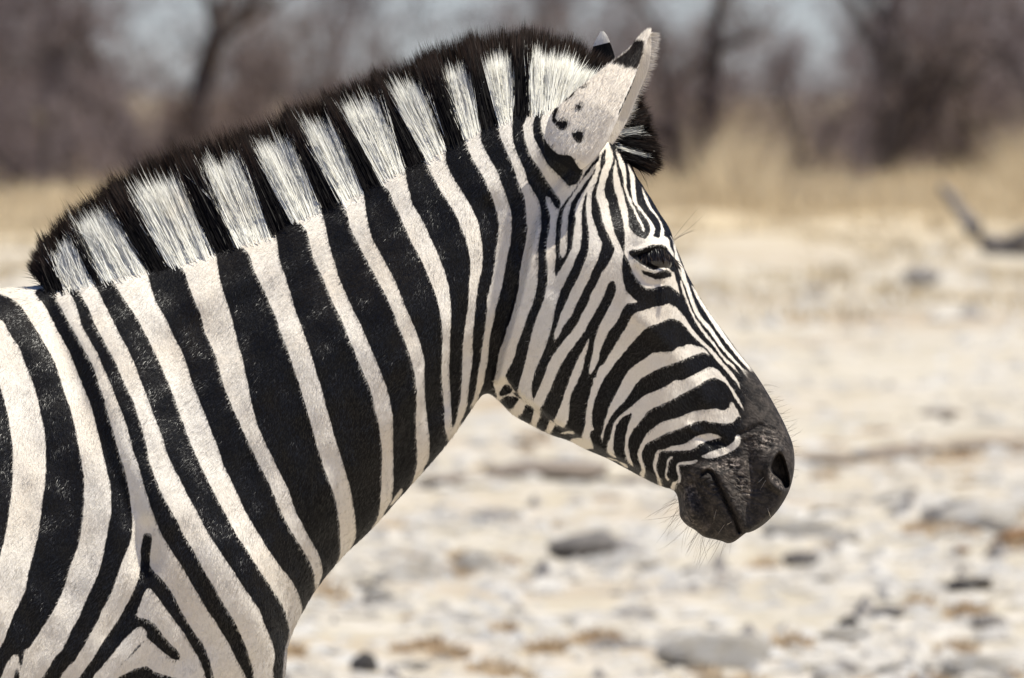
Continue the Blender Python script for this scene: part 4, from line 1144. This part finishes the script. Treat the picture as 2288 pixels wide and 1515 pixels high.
tag(lo, 'low clumps of dry orange grass and leaf litter between the stones', 'litter', kind='stuff')
gr = []
for _ in range(2300):
    px = rl.uniform(-1500, 3800)
    right = 1 if px > 1450 else 0
    py = 345 + 185 * rl.random() ** .8 if not right else rl.uniform(338, 480)
    if right and rl.random() < .45: py = rl.uniform(338, 410)
    x, y = ground_pt(px, py)
    h = (rl.uniform(.2, .5) if not right else rl.uniform(.4, .85) + 1.1 * max(0, math.sin(px / 71.0) * math.sin(px / 173.0 + 1))) * min(1, max(.4, (540 - py) / 100))
    gr.append((x, y, rl.uniform(.25, .6), h, 70))
for _ in range(650):
    px, py = rl.uniform(-1500, 3800), 470 + 260 * rl.random() ** 1.8
    x, y = ground_pt(px, py)
    gr.append((x, y, rl.uniform(.12, .4), rl.uniform(.08, .26), 36))
go = blades('dry_grass', gr, M_GRASS, 6)
tag(go, 'pale straw coloured dry grass growing in front of the bare trees', 'grass', kind='stuff')

# ------------------------------------------------------------------ bare trees
def make_bark(name, a, b_):
    t = NT(name)
    n1 = t.noise(t.coord((1, 1, .3)), 18, 4, .65)
    b = t.principled(Base_Color=t.mix(t.rng(n1, .3, .7), a, b_), Roughness=.9)
    return t.done(b.outputs[0])
M_BARK = make_bark('dark_bark', (0.030, 0.023, 0.021), (0.065, 0.050, 0.045))
M_TWIG = [make_bark('grey_twigs', (0.130, 0.101, 0.104), (0.178, 0.143, 0.143)), make_bark('brown_twigs', (0.138, 0.102, 0.093), (0.185, 0.14, 0.122))]

def tree_meshes(seed, stems, height, spread, ntw, low):
    r_ = random.Random(seed)
    limbs = []
    def grow(p, d, L, rad, lev):
        pts = [(p.copy(), rad)]
        n = 5
        for i in range(n):
            w_ = .35 if lev == 0 else 1.0
            d = (d + w_ * Vector((r_.gauss(0, .16), r_.gauss(0, .16), r_.gauss(0.03, .10)))).normalized()
            p = p + d * (L / n)
            pts.append((p.copy(), rad * (1 - .62 * (i + 1) / n)))
        limbs.append((pts, lev))
        if lev < 3:
            for _ in range(3 if lev == 0 else 3):
                k_ = r_.randint(1 if lev else 2, n)
                q, rq = pts[k_]
                dd = (d + Vector((r_.gauss(0, .7), r_.gauss(0, .7), r_.gauss(.15, .4)))).normalized()
                grow(q.copy(), dd, L * r_.uniform(.45, .7), rq * .75, lev + 1)
    for st in stems:
        d = Vector(st[:3]).normalized()
        grow(Vector((st[3], st[4], -0.05)), d, st[5], st[6], 0)
    V_, F_ = [], []
    for pts, lev in limbs:
        ns = 8 if lev < 2 else 5
        b0 = len(V_)
        for i, (p, rad) in enumerate(pts):
            d = (pts[min(i + 1, len(pts) - 1)][0] - pts[max(i - 1, 0)][0]).normalized()
            a = d.orthogonal().normalized(); b = d.cross(a)
            for j in range(ns):
                th = 2 * math.pi * j / ns
                V_.append(p + (a * math.cos(th) + b * math.sin(th)) * rad)
        for i in range(len(pts) - 1):
            for j in range(ns):
                F_.append((b0 + i * ns + j, b0 + i * ns + (j + 1) % ns, b0 + (i + 1) * ns + (j + 1) % ns, b0 + (i + 1) * ns + j))
    tm = bpy.data.meshes.new('trunk'); tm.from_pydata([tuple(v) for v in V_], [], F_); tm.update()
    tm.materials.append(M_BARK)
    # twigs round the limbs
    ends = [p for pts, lev in limbs if lev >= 1 for p, _ in pts[1:]]
    Vt = []
    for _ in range(ntw):
        if r_.random() < low:
            a = r_.random() * 6.28; rr_ = spread * math.sqrt(r_.random())
            c = Vector((rr_ * math.cos(a), rr_ * math.sin(a), r_.uniform(.1, 1.7) ))
        else:
            c = r_.choice(ends) + Vector((r_.gauss(0, .22), r_.gauss(0, .22), r_.gauss(0, .2)))
        d = Vector((r_.gauss(0, .7), r_.gauss(0, .7), r_.gauss(.45, .5))).normalized()
        L = r_.uniform(.25, .65); w = r_.uniform(.006, .013)
        s = d.cross(Vector((r_.gauss(0, 1), r_.gauss(0, 1), r_.gauss(0, 1)))).normalized() * w
        Vt += [tuple(c - s), tuple(c + s), tuple(c + d * L)]
    cm = bpy.data.meshes.new('crown')
    cm.from_pydata(Vt, [], [(i, i + 1, i + 2) for i in range(0, len(Vt), 3)]); cm.update()
    cm.materials.append(M_TWIG[seed % 2])
    return tm, cm
VARS = []
for i in range(6):
    r0 = random.Random(100 + i)
    stems = [(r0.gauss(0, .45), r0.gauss(0, .45), 1, r0.gauss(0, .12), r0.gauss(0, .12), r0.uniform(2.2, 3.4), r0.uniform(.05, .10)) for _ in range(r0.randint(3, 5))]
    VARS.append(tree_meshes(200 + i, stems, 4.5, 1.6, 4200, .42))
FORK = tree_meshes(301, [(-.52, 0, 1, -.12, 0, 3.2, .24), (.22, .1, 1, .14, 0, 3.3, .27), (-.85, .2, 1, -.3, .1, 2.4, .12), (.05, -.1, 1, 0, 0, 1.1, .34)], 5, 1.5, 2400, .3)
FORK2 = tree_meshes(303, [(-.06, 0, 1, 0, 0, 3.4, .28), (.50, .1, 1, .08, 0, 3.2, .24), (.9, -.1, 1, .1, 0, 2.2, .12)], 5, 1.5, 2600, .3)
SLIM = tree_meshes(305, [(.12, 0, 1, 0, 0, 2.8, .21), (-.3, .1, 1, -.1, 0, 2.5, .15)], 4, 1.2, 3200, .4)

def tree(px, py, mesh, label, group=None, rz=0.0, sc=1.0, name='bare_tree'):
    x, y = ground_pt(px, py)
    t = empty(name, (x, y, float(gh(np.array(x), np.array(y)))))
    t.rotation_euler = (0, 0, rz); t.scale = (sc, sc, sc)
    tag(t, label, 'tree', group)
    for nm, me in zip(('trunk', 'crown'), mesh):
        o = bpy.data.objects.new(nm, me); COL.objects.link(o); o.parent = t
    return t
tree(395, 432, FORK, 'bare forked tree with two dark limbs behind the zebra\'s neck')
tree(1925, 425, FORK2, 'bare dark tree with a leaning right limb at the right, rooted in grass')
tree(1560, 448, SLIM, 'slim dark bare tree just right of the zebra\'s forelock')
tree(2115, 418, SLIM, 'thin bare tree standing right of the leaning forked tree', rz=2.5)
tree(1815, 438, VARS[2], 'small bare bush left of the leaning forked tree', rz=1.0, sc=.62)
tree(95, 442, VARS[0], 'dense bare tree at the left edge behind the zebra\'s back', rz=.5, sc=1.05)
rt_ = random.Random(77)
GL = 'leafless grey brown tree in the blurred thicket behind the grass'
spots = [(-60,430,1.05,'dense leafless tree at the far left edge above the zebra\'s back'),(55,425,1,'bushy leafless tree left of the forked tree, above the start of the mane'),
 (235,420,.5,'low bare bush touching the left side of the forked tree'),(545,428,.8,'bare bush close to the right of the forked tree'),
 (690,415,.95,'leafless tree over the middle of the zebra\'s mane'),(840,425,.55,'low bare bush under a pale gap of sky above the mane'),
 (1020,418,.6,'low bare bush behind the highest part of the mane'),(1180,422,.85,'leafless tree behind the crest left of the ears'),
 (1340,418,1,'leafless tree right behind the zebra\'s ears'),(1470,412,.8,'bare tree between the ears and the slim dark tree'),
 (1690,410,.55,'low bare bush under a pale gap of sky right of the slim dark tree'),(2020,405,.95,'leafless tree filling the fork of the leaning tree'),
 (2225,420,1.05,'dense leafless tree near the right edge of the photo'),(2330,412,1.05,'leafless tree cut off by the right edge')]
for i, (px, py, sc0, lab) in enumerate(spots):
    tree(px, py - 4, VARS[i % 6], lab, 'leafless trees of the thicket', rt_.uniform(0, 6.28), sc0)
for i in range(24):                     # farther back
    px = -1250 + i * 205 + rt_.uniform(-70, 70)
    tree(px, rt_.uniform(352, 385), VARS[(i * 5 + 1) % 6], GL, 'leafless trees of the thicket', rt_.uniform(0, 6.28), rt_.uniform(.4, .8))
for px in list(range(-1500, -100, 170)) + list(range(2450, 3900, 170)):
    tree(px, rt_.uniform(400, 432), VARS[px % 6], GL, 'leafless trees of the thicket', rt_.uniform(0, 6.28), rt_.uniform(.85, 1.1))
# low far scrub
sc_ = []
r9 = np.random.default_rng(9)
for _ in range(420):
    sc_.append((r9.uniform(-70, 70), r9.uniform(215, 330), r9.uniform(.8, 1.8), r9.uniform(.8, 1.7), 80))
sb = blades('far_scrub', sc_, M_TWIG[0], 12)
tag(sb, 'mass of grey leafless scrub far behind the trees', 'scrub', kind='stuff')

# ------------------------------------------------------------------ fallen branch at the right
def tube_path(P, rads, ns=10):
    V_, F_ = [], []
    for i, p in enumerate(P):
        d = (P[min(i + 1, len(P) - 1)] - P[max(i - 1, 0)]).normalized()
        a = d.orthogonal().normalized(); b = d.cross(a)
        for j in range(ns):
            th = 2 * math.pi * j / ns
            V_.append(tuple(p + (a * math.cos(th) + b * math.sin(th)) * rads[i] * (1 + .15 * math.sin(j * 2.1 + i))))
    for i in range(len(P) - 1):
        for j in range(ns):
            F_.append((i * ns + j, i * ns + (j + 1) % ns, (i + 1) * ns + (j + 1) % ns, (i + 1) * ns + j))
    return V_, F_
M_DEAD = make_bark('weathered_wood', (0.13, 0.115, 0.105), (0.20, 0.18, 0.165))
x0, y0 = ground_pt(2240, 578)
rt = (y0 - CAMY) / D
def bp(px, py, dy=0): return Vector(((px - 2240) * K * rt, dy, (578 - py) * K * rt + .02))
br = empty('fallen_branch', (x0, y0, 0))
tag(br, 'dark fallen branch with a raised curving limb at the right edge', 'branch')
v, f = tube_path([bp(2400, 560), bp(2330, 556), bp(2270, 558), bp(2235, 560), bp(2205, 548), bp(2180, 520), bp(2155, 485, .2), bp(2130, 450, .3), bp(2105, 420, .4)], [.11, .12, .13, .12, .10, .085, .07, .055, .03])
me = bpy.data.meshes.new('main_limb'); me.from_pydata(v, [], f); me.update(); me.materials.append(M_DEAD)
o = bpy.data.objects.new('main_limb', me); COL.objects.link(o); o.parent = br
v, f = tube_path([bp(2250, 560), bp(2285, 530, -.3), bp(2330, 515, -.6), bp(2380, 480, -.8)], [.08, .065, .05, .02])
me = bpy.data.meshes.new('side_limb'); me.from_pydata(v, [], f); me.update(); me.materials.append(M_DEAD)
o = bpy.data.objects.new('side_limb', me); COL.objects.link(o); o.parent = br
